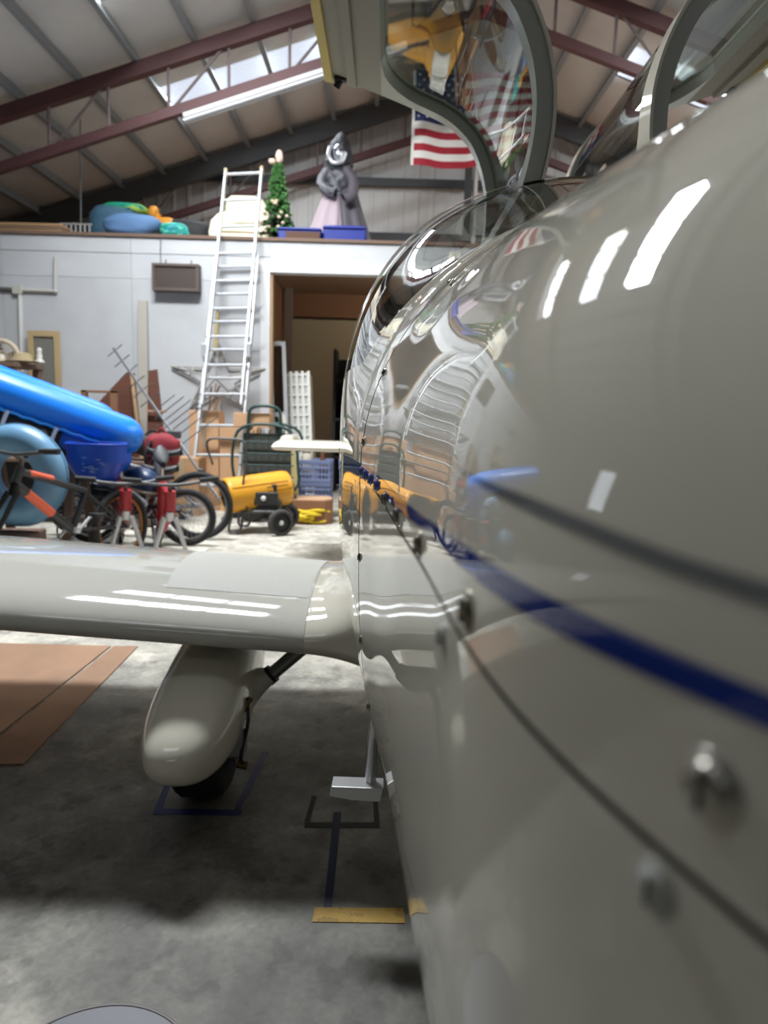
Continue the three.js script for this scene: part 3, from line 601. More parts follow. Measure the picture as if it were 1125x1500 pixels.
{ const t = lump('patterned_cushion', 'green and teal patterned cushion on top of the blue heap', 'cushion', 150, 222, 0.15, 8.5, 0.36, greenCloth, 3); t.position.y = LD + 0.33; }
{ const c = at(240, 340, 8.4), t = thing('toy_animal', 'small orange plastic toy with a raised head on the loft', 'toy', [c.x, LD, -8.4]); t.scale.setScalar(1.2); const m = std(C(0.65, 0.26, 0.02), 0.45); mk('body', blob(0.24, 0.13, 0.14, 2.3, 0.1, 8).translate(0.02, 0.14, 0), m, t); mk('head', [blob(0.10, 0.12, 0.1, 2.2, 0.1, 9).translate(-0.09, 0.25, 0), rod([-0.08, 0.2, 0], [-0.05, 0.3, 0], 0.03, 10)], m, t); for (const [a, b] of [[-0.06, 0.04], [-0.06, -0.04], [0.1, 0.04], [0.1, -0.04]]) mk('leg', rod([a, 0, b], [a * 0.9, 0.18, b], 0.022, 8), m, t); }
lump('duffel_bag', 'long black soft bag slumped on the loft left of the ladder', 'bag', 230, 310, 0.32, 8.45, 0.3, blackm, 4);
lump('patterned_pack', 'teal patterned pack lying in front of the black bag', 'pack', 236, 279, 0.18, 8.05, 0.22, std(C(1, 1, 1), 0.7, { map: dataTex(128, (u, v) => { const a = nC(u, v); return a > 0.55 ? [0.35, 0.78, 0.62] : a > 0.47 ? [0.10, 0.45, 0.62] : [0.08, 0.55, 0.48]; }) }), 5);
{ // cream moulded tub
  const d = 8.3, k = d / 1040 * 1.04, X = px(355, d), o = [[320, 352], [318, 340], [321, 326], [328, 319], [340, 315], [341, 300], [346, 296], [374, 296], [384, 300], [391, 314], [392, 336], [395, 344], [390, 352]].map(([a, b]) => [(a - 355) * k, (352 - b) * k]);
  const t = thing('moulded_chair', 'cream moulded plastic chair shell behind the ladder on the loft', 'chair', [X, LD, -d]);
  const m = phys(C(0.86, 0.80, 0.60), 0.5);
  mk('shell', prism(o, 0.34, 0.03).translate(0, 0.01, 0), m, t); mk('seat_lip', box(0.50, 0.03, 0.06, 0.02, 0.13, 0.19, 0.012, 2), m, t);
}
{ // small decorated tree
  const d = 8.3, X = px(405, d), t = thing('christmas_tree', 'small green artificial christmas tree with a pale topper on the loft edge', 'christmas tree', [X + 0.03, LD, -d + 0.12]); t.scale.set(1.3, 1.1, 1.3);
  const H = 0.80, top = V(0, H, 0), green = std(C(0.07, 0.20, 0.05), 0.8), leaf = [], leafD = [], gold = std(C(0.62, 0.50, 0.34), 0.4), pale = std(C(0.85, 0.62, 0.52), 0.5);
  mk('trunk', rod([0, 0, 0], [0, H, 0], 0.014, 8, 0.005), M.darkwood, t);
  for (let i = 0; i < 420; i++) { const v = Math.pow(rnd(), 0.8), y = 0.05 + v * (H - 0.05), R = 0.165 * (1 - 0.72 * v) * rr(0.8, 1.1), a = rr(0, 6.283), b = V(Math.cos(a) * R, y - 0.05, Math.sin(a) * R); const g = along(new THREE.ConeGeometry(0.016, R * 1.05, 4), b, V(0, y + 0.01, 0)); (v < 0.4 && rnd() < 0.55 ? leafD : leaf).push(g); }
  tag(mk('foliage', leaf, green, t), null, null, null, 'stuff'); tag(mk('foliage', leafD, std(C(0.035, 0.075, 0.03), 0.85), t), null, null, null, 'stuff');
  for (let i = 0; i < 16; i++) { const v = rr(0.02, 0.5), a = rr(2.2, 4.2) + Math.PI * 0.5 * 3, R = 0.165 * (1 - 0.72 * v); mk('ornament', new THREE.SphereGeometry(0.016, 10, 8).translate(Math.cos(a) * R, 0.04 + v * H, -Math.sin(a) * R * -1 * Math.sign(Math.sin(a) || 1)), gold, t); }
  mk('topper', [blob(0.06, 0.12, 0.06, 2.2, 0.15, 12).translate(0.01, H - 0.01, 0), blob(0.06, 0.05, 0.05, 2.2, 0.1, 13).translate(-0.045, H - 0.03, 0.02)], pale, t);
}
{ // hooded costume on a stand
  const d = 8.55, X = px(492, d), t = thing('costume_figure', 'hooded silver and black costume figure with a pinkish pleated skirt on the loft', 'costume figure', [X, LD, -d]);
  const foil = dataTex(128, (u, v) => { const a = nC(u, v); return [a, a, a]; }, false, 2, 2), silver = std(C(0.17, 0.17, 0.19), 0.28, { metalness: 0.8, bumpMap: foil, bumpScale: 0.02 }), dark = std(C(0.03, 0.027, 0.035), 0.6), pink = std(C(0.46, 0.37, 0.40), 0.85), lace = std(C(0.075, 0.065, 0.08), 0.6);
  const cloth = (y0, y1, r0, r1, fold, n, cx0, cx1, flat = 0.7, amp = 0.1, sd = 0) => ring((u, v) => { const a = 2 * Math.PI * v, y = lerp(y0, y1, u), r = lerp(r0, r1, Math.pow(u, 0.85)) * (1 + amp * Math.sin(a * n + sd + 0.6 * Math.sin(u * 3)) * (1 - u * fold)); return V(lerp(cx0, cx1, u) + r * Math.cos(a), y + 0.02 * Math.sin(a * 3 + sd) * (1 - u), -flat * r * Math.sin(a)); }, 24, 96);
  mk('cloak', cloth(0.0, 0.92, 0.25, 0.10, 0.5, 7, 0.20, 0.06, 0.7, 0.10, 1), lace, t);
  mk('skirt', cloth(0.10, 0.66, 0.285, 0.135, 0.6, 9, -0.09, -0.02, 0.75, 0.11, 0), pink, t);
  mk('bodice', ring((u, v) => { const a = 2 * Math.PI * v, y = lerp(0.62, 0.98, u), r = lerp(0.15, 0.105, u) + 0.05 * Math.sin(Math.PI * u) + 0.012 * Math.sin(a * 5 + u * 9) + 0.05 * (nB(u * 0.9, v) - 0.5) + 0.03 * (nC(u * 0.6, v) - 0.5); return V(-0.01 + r * Math.cos(a), y, -0.7 * r * Math.sin(a)); }, 20, 64), silver, t);
  mk('sleeve', tube([[0.10, 0.92, 0.05], [0.19, 0.78, 0.10], [0.17, 0.60, 0.16], [0.10, 0.56, 0.18]], 0.062, 24, 14), lace, t);
  mk('sleeve', tube([[-0.11, 0.90, 0.05], [-0.17, 0.76, 0.10], [-0.10, 0.66, 0.16], [0.0, 0.63, 0.18]], 0.055, 24, 14), silver, t);
  const hood = mk('hood', ring((u, v) => { const a = 2 * Math.PI * v, y = lerp(0.90, 1.34, u), r = 0.135 * Math.pow(Math.max(0, 1 - u * u * 0.985), 0.6) * (1 + 0.25 * Math.sin(Math.PI * u)) + (0.008 * Math.sin(a * 4 + u * 8) + 0.05 * (nB(u * 0.9, v) - 0.5) + 0.03 * (nC(u * 0.6, v) - 0.5)) * (1 - u * u); return V(0.01 + 0.03 * u + r * Math.cos(a), y, -0.8 * r * Math.sin(a)); }, 28, 64), std(C(0.06, 0.06, 0.07), 0.3, { metalness: 0.8, bumpMap: foil, bumpScale: 0.02 }), t);
  mk('mask', ring((u, v) => { const b = Math.PI * (u - 0.5), a = Math.PI * 2 * v; return V(0.02 + 0.065 * Math.cos(a) * Math.cos(b), 1.07 + 0.11 * Math.sin(b), 0.09 - 0.06 * Math.sin(a) * Math.cos(b) + 0.012 * Math.exp(-40 * (Math.cos(a) * Math.cos(b)) ** 2) * Math.cos(b)); }, 18, 24), std(C(0.50, 0.52, 0.56), 0.25, { metalness: 0.8 }), hood);
  for (const e of [-0.026, 0.03]) mk('eye_hole', new THREE.SphereGeometry(0.018, 12, 8).scale(1.2, 0.7, 0.4).translate(0.02 + e, 1.10, 0.147), blackm, hood);
  mk('collar_trim', tube([[-0.075, 1.14, 0.10], [-0.085, 1.04, 0.13], [-0.03, 0.96, 0.15], [0.06, 0.98, 0.14], [0.095, 1.08, 0.11]], 0.024, 28, 10), std(C(0.72, 0.73, 0.76), 0.3, { metalness: 0.6 }), hood);
}
for (const [x0, x1, h, d, lab] of [[411, 472, 0.155, 8.15, 'open blue storage bin with brown contents at the skirt hem'], [476, 536, 0.20, 8.2, 'closed blue storage bin in front of the hooded costume figure']]) {
  const X = (px(x0, d) + px(x1, d)) / 2, w = px(x1, d) - px(x0, d), t = thing('storage_bin', lab, 'storage bin', [X, LD, -d]);
  const m = phys(C(0.008, 0.024, 0.24), 0.4);
  mk('tub', prism([[-w * 0.46, 0], [w * 0.46, 0], [w * 0.5, h * 0.8], [-w * 0.5, h * 0.8]], 0.36, 0.01), m, t);
  mk('lid', [box(w * 1.03, h * 0.16, 0.42, 0, h * 0.86, 0, 0.02, 3), box(w * 0.8, h * 0.1, 0.32, 0, h * 0.97, 0, 0.015, 2)], m, t);
  if (x0 < 450) mk('label_card', box(w * 0.8, h * 0.62, 0.006, 0.04, h * 0.36, 0.20, 0.002), std(C(0.10, 0.05, 0.03), 0.8), t);
}
{ // flag hanging behind the open door
  const d = 9.0, tl = at(609, 105, d), W = 1.50, H = 1.04, t = thing('striped_flag', 'red and white striped flag with a blue starred corner hanging from the roof', 'flag', [tl.x, tl.y - H, -d]);
  const p = (u, v) => V(u * W, H * v - 0.05 * Math.sin(u * 5) * (1 - v) + 0.22 * u * u * (1 - v), 0.05 * Math.sin(u * 11 + v * 1.5) + 0.02 * Math.sin(u * 23));
  const wm = std(C(0.80, 0.77, 0.72), 0.8), rm = std(C(0.36, 0.015, 0.03), 0.8), bm = std(C(0.015, 0.025, 0.10), 0.8);
  for (let k = 0; k < 13; k++) { const v0 = k / 13, v1 = (k + 1) / 13, u0 = k >= 6 ? 0.4 : 0; mk('stripe', slab((u, v) => p(lerp(u0, 1, u), lerp(v0, v1, v)), 48, 2, 0.003), k % 2 ? wm : rm, t); }
  const cn = mk('canton', slab((u, v) => p(0.4 * u, lerp(6 / 13, 1, v)), 24, 10, 0.003), bm, t);
  const star = (cx, cy) => { const s = new THREE.Shape(); for (let k = 0; k < 10; k++) { const a = Math.PI / 2 + k * Math.PI / 5, r = k % 2 ? 0.008 : 0.020; s[k ? 'lineTo' : 'moveTo'](r * Math.cos(a), r * Math.sin(a)); } const q = p(cx, cy); return new THREE.ShapeGeometry(s).translate(q.x, q.y, q.z + 0.0025); };
  const stars = []; for (let r = 0; r < 9; r++) for (let c = 0; c < (r % 2 ? 5 : 6); c++) stars.push(star(0.4 * ((c * 2 + 1 + (r % 2)) / 12), 6 / 13 + 7 / 13 * (r + 1) / 10));
  tag(mk('star', stars, wm, cn), null, null, null, 'stuff');
  mk('header_band', slab((u, v) => p(-0.018 + 0.02 * u, v).add(V(0, 0, 0.004)), 2, 12, 0.008), wm, t);
  mk('hanging_cord', [rod([0, H, 0], [0, H + 0.35, -0.02], 0.004, 6), rod([W, H, 0], [W, H + 0.05, -0.02], 0.004, 6)], ironm, t);
}
// ---------------------------------------------------------------- on and against the partition
const WZ = WALLZ; // front face of the boards
{ // dark cabinet hung high
  const c = at(258, 407, 7.72), t = thing('wall_cabinet', 'dark brown framed panel box hung high on the white wall by a cord', 'wall cabinet', [c.x, c.y - 0.14, WZ + 0.05]);
  const m = std(C(0.055, 0.040, 0.033), 0.5), w = 0.49, h = 0.28;
  mk('case', box(w, h, 0.10, 0, h / 2, 0.0, 0.004), m, t);
  mk('frame', [box(w, 0.03, 0.02, 0, 0.015, 0.058), box(w, 0.03, 0.02, 0, h - 0.015, 0.058), box(0.03, h - 0.06, 0.02, -w / 2 + 0.015, h / 2, 0.058), box(0.03, h - 0.06, 0.02, w / 2 - 0.015, h / 2, 0.058)], std(C(0.10, 0.075, 0.06), 0.5), t);
  mk('hook', rod([-0.12, h, 0], [-0.12, h + 0.05, -0.02], 0.006, 6), ironm, t); mk('hook', rod([0.15, h, 0], [0.15, h + 0.05, -0.02], 0.006, 6), ironm, t);
  mk('cord', tube([[-0.17, h, 0], [-0.18, h + 0.15, -0.03], [-0.17, LOFT_Y - c.y + 0.12, -0.01]], 0.004, 16, 6), ironm, t);
}
{ // plank leaning on the wall
  const a = at(208, 440, 7.74), t = thing('tall_plank', 'tall pale grey timber plank leaning upright against the white wall', 'plank', [a.x, 0, WZ + 0.12]);
  mk('board', bar([0.02, 0.01, 0.05], [0, a.y, -0.08], 0.098, 0.03, V(0, 0, 1), 0.003), std(C(0.40, 0.37, 0.32), 0.8), t);
}
{ // timber framed screen
  const a = at(61, 484, 7.7), t = thing('screen_frame', 'light timber framed screen panel leaning on the wall near the fan', 'screen', [a.x, 0.15, WZ + 0.10]);
  const w = 0.34, h = a.y - 0.15, m = std(C(0.45, 0.33, 0.17), 0.7);
  for (const s of [-1, 1]) mk('stile', box(0.06, h, 0.03, s * (w / 2 - 0.03), h / 2, -0.04, 0.003), m, t);
  for (const y of [h - 0.03, h - 0.66, 0.03]) mk('rail', box(w - 0.12, 0.06, 0.03, 0, y, -0.04, 0.003), m, t);
  for (let k = 0; k < 13; k++) mk('slat', box(0.008, h - 0.1, 0.01, -w / 2 + 0.075 + k * 0.0155, h / 2, -0.045, 0), std(C(0.26, 0.25, 0.22), 0.6), t);
  mk('backing_mesh', box(w - 0.12, h - 0.1, 0.004, 0, h / 2, -0.06, 0), std(C(0.10, 0.10, 0.095), 0.7), t);
}
{ // surface conduit
  const J = at(24, 424, 7.75), t = thing('wall_conduit', 'beige surface conduit with a junction box at the left of the wall', 'conduit', [J.x, J.y, WZ + 0.02], null, true);
  const m = std(C(0.48, 0.46, 0.41), 0.6), z = WZ + 0.02, R = at(79, 426, 7.75), U = at(79, 376, 7.75), Bt = at(30, 545, 7.75), Lf = at(-30, 421, 7.75);
  mk('junction_box', box(0.10, 0.09, 0.05, J.x, J.y, z + 0.005, 0.008, 2), m, t);
  mk('pipe', rod([J.x, J.y, z], [R.x, R.y, z], 0.018, 10), m, t); mk('pipe', rod([R.x, R.y, z], [U.x, U.y, z], 0.018, 10), m, t); mk('pipe', rod([J.x + 0.02, J.y, z], [Bt.x, Bt.y, z], 0.022, 10), std(C(0.62, 0.61, 0.58), 0.5), t);
  mk('pipe', rod([J.x, J.y, z], [Lf.x, Lf.y, z], 0.022, 10), std(C(0.10, 0.10, 0.10), 0.6), t);
  mk('elbow', new THREE.SphereGeometry(0.024, 12, 8).translate(R.x, R.y, z), m, t);
}
{ // shelf of odds and ends behind the kayak: a dark bench
  const t = thing('work_bench', 'dark wooden bench behind the blue kayak, under the round fan', 'bench', [-4.47, 0, -7.3]);
  mk('bench_top', box(1.7, 0.05, 0.6, 0, 1.42, 0, 0.005), M.darkwood, t);
  for (const [a, b] of [[-0.8, 0.25], [0.8, 0.25], [-0.8, -0.25], [0.8, -0.25]]) mk('leg', box(0.07, 1.4, 0.07, a, 0.7, b, 0.004), M.darkwood, t);
  mk('shelf', box(1.6, 0.03, 0.5, 0, 0.5, 0, 0.004), M.darkwood, t);
}
{ // fan
  const c = at(3, 524, 7.2), t = thing('round_fan', 'cream round electric fan at the left edge, standing on the dark bench', 'fan', [c.x, 1.446, -7.2]);
  const m = std(C(0.52, 0.44, 0.32), 0.6), r = 0.165, y = c.y - 1.446;
  mk('foot', lathe([[0, 0], [0.09, 0], [0.085, 0.02], [0.02, 0.035], [0.015, Math.max(0.05, y - r)], [0, Math.max(0.05, y - r)]], 24), m, t);
  mk('shroud', new THREE.TorusGeometry(r, 0.022, 12, 48).translate(0, y, 0), m, t); mk('drum', new THREE.CylinderGeometry(r, r * 0.9, 0.1, 40, 1, true).rotateX(Math.PI / 2).translate(0, y, -0.05), m, t);
  for (let k = 0; k < 4; k++) mk('guard_ring', new THREE.TorusGeometry(0.035 + 0.034 * k, 0.003, 6, 40).translate(0, y, 0.015), m, t);
  for (let k = 0; k < 4; k++) mk('blade', box(0.12, 0.055, 0.008, 0.075, 0, 0, 0.003).rotateX(0.4).rotateZ(k * Math.PI / 2 + 0.4).translate(0, y, -0.03), std(C(0.36, 0.30, 0.22), 0.5), t);
  mk('hub', lathe([[0, 0.03], [0.03, 0.022], [0.036, 0], [0.036, -0.03], [0, -0.03]], 20).rotateX(Math.PI / 2).translate(0, y, 0.0), std(C(0.7, 0.66, 0.56), 0.5), t);
}
{ const c = at(34, 545, 7.25), t = thing('straw_hat', 'tan brimmed hat lying on the bench beside the fan', 'hat', [c.x, 1.446, -7.25]); const m = std(C(0.36, 0.28, 0.16), 0.8); mk('brim', lathe([[0, 0.0], [0.17, 0.012], [0.172, 0.02], [0.09, 0.02], [0.085, 0.085], [0.05, 0.10], [0, 0.10]], 32), m, t); }
{ const c = at(60, 540, 7.3), t = thing('white_figurine', 'small white figurine on the bench in front of the framed screen', 'figurine', [c.x, 1.446, -7.28]); const m = std(C(0.62, 0.60, 0.56), 0.5); mk('body', lathe([[0, 0], [0.05, 0.002], [0.045, 0.02], [0.022, 0.05], [0.03, 0.08], [0.016, 0.105], [0.026, 0.125], [0.022, 0.15], [0, 0.16]], 20), m, t); }

// brown boards leaning left of the ladder
function panel(name, label, cat, pts, d, thick, mat, lean = 0.1) { // outline given as picture points on the plane z = -d, its foot on the floor
  const w = pts.map(([x, y]) => at(x, y, d)), cx = w.reduce((s, q) => s + q.x, 0) / w.length, y0 = Math.min(...w.map((q) => q.y));
  const t = thing(name, label, cat, [cx, Math.max(0, y0), -d]);
  mk('board', prism(w.map((q) => [q.x - cx, q.y - Math.max(0, y0)]), thick, 0.003).rotateX(-lean), mat, t);
  return t;
}
const redwood = std(C(0.15, 0.055, 0.032), 0.65, { map: dataTex(256, (u, v) => { const g = 0.86 + 0.14 * nB((u * 0.3) % 1, (v * 6) % 1); return [g, g, g]; }) });
{ const t = panel('plywood_gusset', 'large reddish brown plywood board with a sloping top left of the plank', 'plywood', [[120, 740], [122, 612], [182, 546], [194, 546], [206, 650], [208, 740]], 7.25, 0.018, redwood, 0.04); mk('edge_batten', bar([0.17, 1.34, 0.03], [0.28, 0.3, 0.05], 0.03, 0.03, V(0, 0, 1)), std(C(0.45, 0.31, 0.17), 0.7), t); }
{ const t = panel('tapered_board', 'narrow tapered red brown board standing right of the plank', 'board', [[214, 740], [216, 543], [228, 541], [236, 610], [246, 690], [247, 740]], 7.15, 0.02, redwood, 0.03); for (const y of [0.55, 0.95]) mk('batten', box(0.20, 0.02, 0.03, 0.0, y, 0.03, 0.003), std(C(0.40, 0.25, 0.15), 0.7), t); }
{ // small open timber frame
  const c = at(146, 600, 6.9), t = thing('timber_hurdle', 'small open timber hurdle sticking up behind the blue kayak', 'hurdle', [c.x, 0.9, -6.9]); const m = std(C(0.24, 0.12, 0.06), 0.7), top = at(146, 572, 6.9).y - 0.9;
  mk('upright', box(0.06, top, 0.05, 0.14, top / 2, 0, 0.003), m, t); mk('upright', box(0.05, top, 0.05, -0.14, top / 2, 0, 0.003), m, t); mk('cross_rail', box(0.34, 0.022, 0.05, 0, top - 0.011, 0, 0.003), m, t);
  const u = thing('timber_trestle', 'brown timber trestle holding up the small open hurdle behind the kayak', 'trestle', [c.x, 0, -6.9]);
  for (const s of [-1, 1]) mk('leg', bar([s * 0.22, 0, 0], [s * 0.14, 0.88, 0], 0.06, 0.05, V(0, 0, 1)), m, u); mk('trestle_top', box(0.5, 0.03, 0.2, 0, 0.885, 0, 0.004), m, u);
}
{ // roof antenna leaning against the boards
  const a = at(166, 510, 7.0), b = at(292, 690, 6.3), t = thing('yagi_antenna', 'grey rooftop antenna with many thin rods leaning across the brown boards', 'antenna', [b.x, Math.max(0, b.y), b.z], null, true);
  const m = std(C(0.24, 0.25, 0.26), 0.4, { metalness: 0.7 }), D = b.clone().sub(a);
  mk('boom', bar(a, b.clone().addScaledVector(D, 0.25), 0.022, 0.022, V(0, 0, 1)), m, t);
  const dirv = V(0.75, 0.55, 0.2).normalize();
  [[0.0, 0.10], [0.09, 0.10], [0.18, 0.11], [0.27, 0.11], [0.34, 0.12], [0.42, 0.12], [0.50, 0.24], [0.545, 0.30], [0.59, 0.34], [0.63, 0.36], [0.67, 0.40], [0.72, 0.42], [0.78, 0.46]].forEach(([k, L]) => { const c = a.clone().addScaledVector(D, k + 0.02); mk('antenna_rod', rod(c.clone().addScaledVector(dirv, k < 0.45 ? -L : -0.25 * L), c.clone().addScaledVector(dirv, L), 0.0055, 6), m, t); });
  mk('clamp', box(0.12, 0.07, 0.07, a.x + D.x * 0.72, a.y + D.y * 0.72, a.z + D.z * 0.72, 0.01), ironm, t);
  mk('clamp', box(0.05, 0.09, 0.05, a.x + D.x * 1.02, a.y + D.y * 1.02, a.z + D.z * 1.02, 0.01), ironm, t);
}
{ // wire star hung on the wall
  const c = at(318, 552, 7.72), t = thing('wire_star', 'large grey wire star ornament hung on the wall behind the ladder', 'star ornament', [c.x, c.y - 0.5, WZ + 0.05], null, true);
  const z = WZ + 0.03, m = std(C(0.36, 0.34, 0.31), 0.6), R = 0.56, r = 0.20, tip = (k, q = 0) => { const a = Math.PI / 2 + k * Math.PI / 5; const L = k % 2 ? r : R; return V(c.x + L * 0.95 * Math.cos(a), c.y + L * 0.72 * Math.sin(a) - 0.02, z + q); };
  for (let k = 0; k < 10; k++) { mk('star_wire', rod(tip(k), tip(k + 1), 0.011, 6), m, t); if (k % 2 === 0) { mk('star_wire', rod(tip(k), V(c.x, c.y - 0.02, z + 0.12), 0.009, 6), m, t); for (const f of [0.3, 0.6]) mk('star_wire', tube([tip(k).lerp(tip(k - 1), f), tip(k).lerp(V(c.x, c.y, z + 0.12), f * 0.8), tip(k).lerp(tip(k + 1), f)], 0.007, 8, 5), m, t); } }
}
{ // tools hung behind the ladder
  const a = at(318, 452, 7.74), b = at(314, 515, 7.74), t = thing('wooden_handle', 'pale wooden tool handle hung on the wall behind the ladder', 'tool handle', [b.x, b.y, WZ + 0.03], null, true);
  mk('shaft', rod([a.x, a.y, WZ + 0.03], [b.x, b.y, WZ + 0.03], 0.016, 10, 0.024), std(C(0.55, 0.43, 0.20), 0.6), t); mk('peg', rod([a.x, a.y - 0.02, WZ], [a.x, a.y - 0.02, WZ + 0.06], 0.008, 8), ironm, t);
  const u = thing('stick_bundle', 'bundle of thin brown sticks behind the ladder with a dark tip', 'sticks', [at(305, 628, 7.6).x, 0.7, -7.6], null, true);
  [[[322, 565], [298, 620]], [[316, 562], [312, 628]], [[310, 566], [303, 622]], [[326, 575], [305, 625]]].forEach(([p, q], k) => mk('stick', rod(at(...p, 7.65 + 0.02 * k), at(...q, 7.55 + 0.02 * k), 0.010, 7), k % 2 ? woodm : M.darkwood, u));
  const q = at(300, 617, 7.5); mk('dark_tip', box(0.045, 0.12, 0.04, q.x, q.y, q.z, 0.008), blackm, u);
  mk('stick_stand', lathe([[0, 0], [0.08, 0], [0.085, 0.55], [0.075, 0.55], [0.07, 0.01], [0, 0.01]], 18).translate(at(308, 640, 7.55).x, 0, -7.56), M.darkwood, u); u.position.y = 0; for (const ch of u.children) ch.position.set(-u.position.x, 0, -u.position.z);
}
{ // extension ladder resting on the loft edge
  const foot = (x) => onFloor(x, 738, 0), A0 = V(-1.90, 0.0, -6.85), A1 = V(-1.79, 3.52, -7.98), B0 = V(-1.44, 0.0, -6.85), B1 = V(-1.37, 3.55, -7.98);
  const t = thing('extension_ladder', 'long silver aluminium extension ladder leaning against the loft edge', 'ladder', [-1.67, 0, -6.85], null, true);
  const m = std(C(0.52, 0.53, 0.54), 0.45, { metalness: 0.5 }), up = V(1, 0, 0);
  const L = (k) => A0.clone().lerp(A1, k), Rr = (k) => B0.clone().lerp(B1, k), off = V(0, 0.02, 0.06);
  for (const [p, q] of [[L, 0], [Rr, 1]]) {
    mk('rail', bar(p(0), p(0.74), 0.07, 0.028, up, 0.006), m, t);
    mk('fly_rail', bar(p(0.30).add(off).add(V(q ? -0.03 : 0.03, 0, 0)), p(1).add(off).add(V(q ? -0.02 : 0.02, 0, 0)), 0.06, 0.025, up, 0.006), m, t);
    mk('rubber_foot', box(0.06, 0.05, 0.10, p(0).x, 0.026, p(0).z, 0.01), blackm, t);
    mk('end_cap', box(0.035, 0.09, 0.07, p(1).x + (q ? -0.02 : 0.02), p(0.99).y + 0.03, p(1).z + 0.06, 0.01), std(C(0.45, 0.36, 0.20), 0.6), t);
  }
  const rungs = 12; for (let k = 0; k < rungs; k++) { const f = 0.085 + k * 0.082; const e = f > 0.72 || k % 1 === 0 ? (f > 0.32 ? off : V(0, 0, 0)) : V(0, 0, 0); mk('rung', bar(L(f).add(e), Rr(f).add(e), 0.035, 0.028, V(0, 1, 0.3), 0.008), m, t); }
  for (let k = 4; k < 9; k++) mk('rung', bar(L(0.055 + k * 0.082), Rr(0.055 + k * 0.082), 0.032, 0.026, V(0, 1, 0.3), 0.008), m, t);
  for (const p of [L, Rr]) mk('lock', box(0.05, 0.14, 0.06, p(0.46).x, p(0.46).y, p(0.46).z + 0.08, 0.008), m, t);
}

// ---------------------------------------------------------------- inside the doorway
function leaning(name, label, cat, x0, x1, yTop, d, base, th, mat, lean = 0.16) { // rectangular board leaning back, foot on the floor
  const a = at(x0, yTop, d), b = at(x1, yTop, d), h = a.y, w = b.x - a.x, t = thing(name, label, cat, [(a.x + b.x) / 2, 0, -d]);
  t.h = h; t.w = w; t.rotation.x = 0;
  return t;
}
{ // white slatted shutter door
  const t = leaning('louvred_shutter', 'white slatted shutter door leaning inside the doorway', 'shutter', 414, 449, 543, 8.3), m = std(C(0.72, 0.71, 0.66), 0.6), h = t.h, w = t.w, G = V(0, 0, 0);
  const tilt = (g) => g.rotateX(-0.10).rotateZ(0.06).translate(0.10, 0.01, 0.06);
  for (let k = 0; k < 5; k++) mk('stile', tilt(box(0.035, h, 0.03, -w / 2 + k * w / 4, h / 2, 0, 0.004)), m, t);
  for (let k = 0; k < 13; k++) mk('slat', tilt(box(w, 0.022, 0.02, 0, 0.06 + k * (h - 0.1) / 12, 0, 0.004)), m, t);
  mk('back_panel', tilt(box(w, h - 0.04, 0.006, 0, h / 2, -0.014, 0)), std(C(0.50, 0.50, 0.47), 0.7), t);
}
{ const t = leaning('pale_window_frame', 'pale grey aluminium window frame leaning at the left side of the doorway', 'window frame', 399, 424, 500, 8.1), m = std(C(0.50, 0.50, 0.51), 0.5), h = t.h, w = t.w, f = (g) => g.rotateX(-0.06).rotateZ(0.05).translate(0.03, 0.01, 0);
  for (const s of [-1, 1]) mk('stile', f(box(0.04, h, 0.05, s * (w / 2 - 0.02), h / 2, 0, 0.004)), m, t);
  for (const y of [0.02, h * 0.55, h - 0.02]) mk('rail', f(box(w - 0.08, 0.05, 0.05, 0, y, 0, 0.004)), m, t); mk('glass', f(box(w - 0.08, h - 0.06, 0.005, 0, h / 2, 0, 0)), new THREE.MeshPhysicalMaterial({ color: C(0.5, 0.52, 0.55), roughness: 0.05, transmission: 1, thickness: 0, side: THREE.DoubleSide }), t); }
{ const t = leaning('tan_board', 'narrow tan board leaning just right of the slatted shutter', 'board', 448, 457, 552, 8.45); mk('board', box(t.w + 0.03, t.h, 0.02, 0, t.h / 2, 0, 0.003).rotateZ(0.06).translate(0.07, 0.01, 0), std(C(0.36, 0.30, 0.20), 0.7), t); }
{ const t = leaning('white_batten', 'short white batten leaning in front of the slatted shutter', 'batten', 418, 428, 608, 7.9); mk('board', box(t.w, t.h, 0.02, 0, t.h / 2, 0, 0.003).rotateZ(0.14).translate(0.06, 0.012, 0), std(C(0.74, 0.72, 0.64), 0.6), t); }
{ const t = leaning('yellow_board', 'slim yellowish board leaning below the tailplane beside the crate', 'board', 426, 436, 662, 6.9); mk('board', box(t.w, t.h, 0.025, 0, t.h / 2, 0, 0.003).rotateZ(0.10).translate(0.04, 0.01, 0), std(C(0.66, 0.55, 0.26), 0.6), t); }
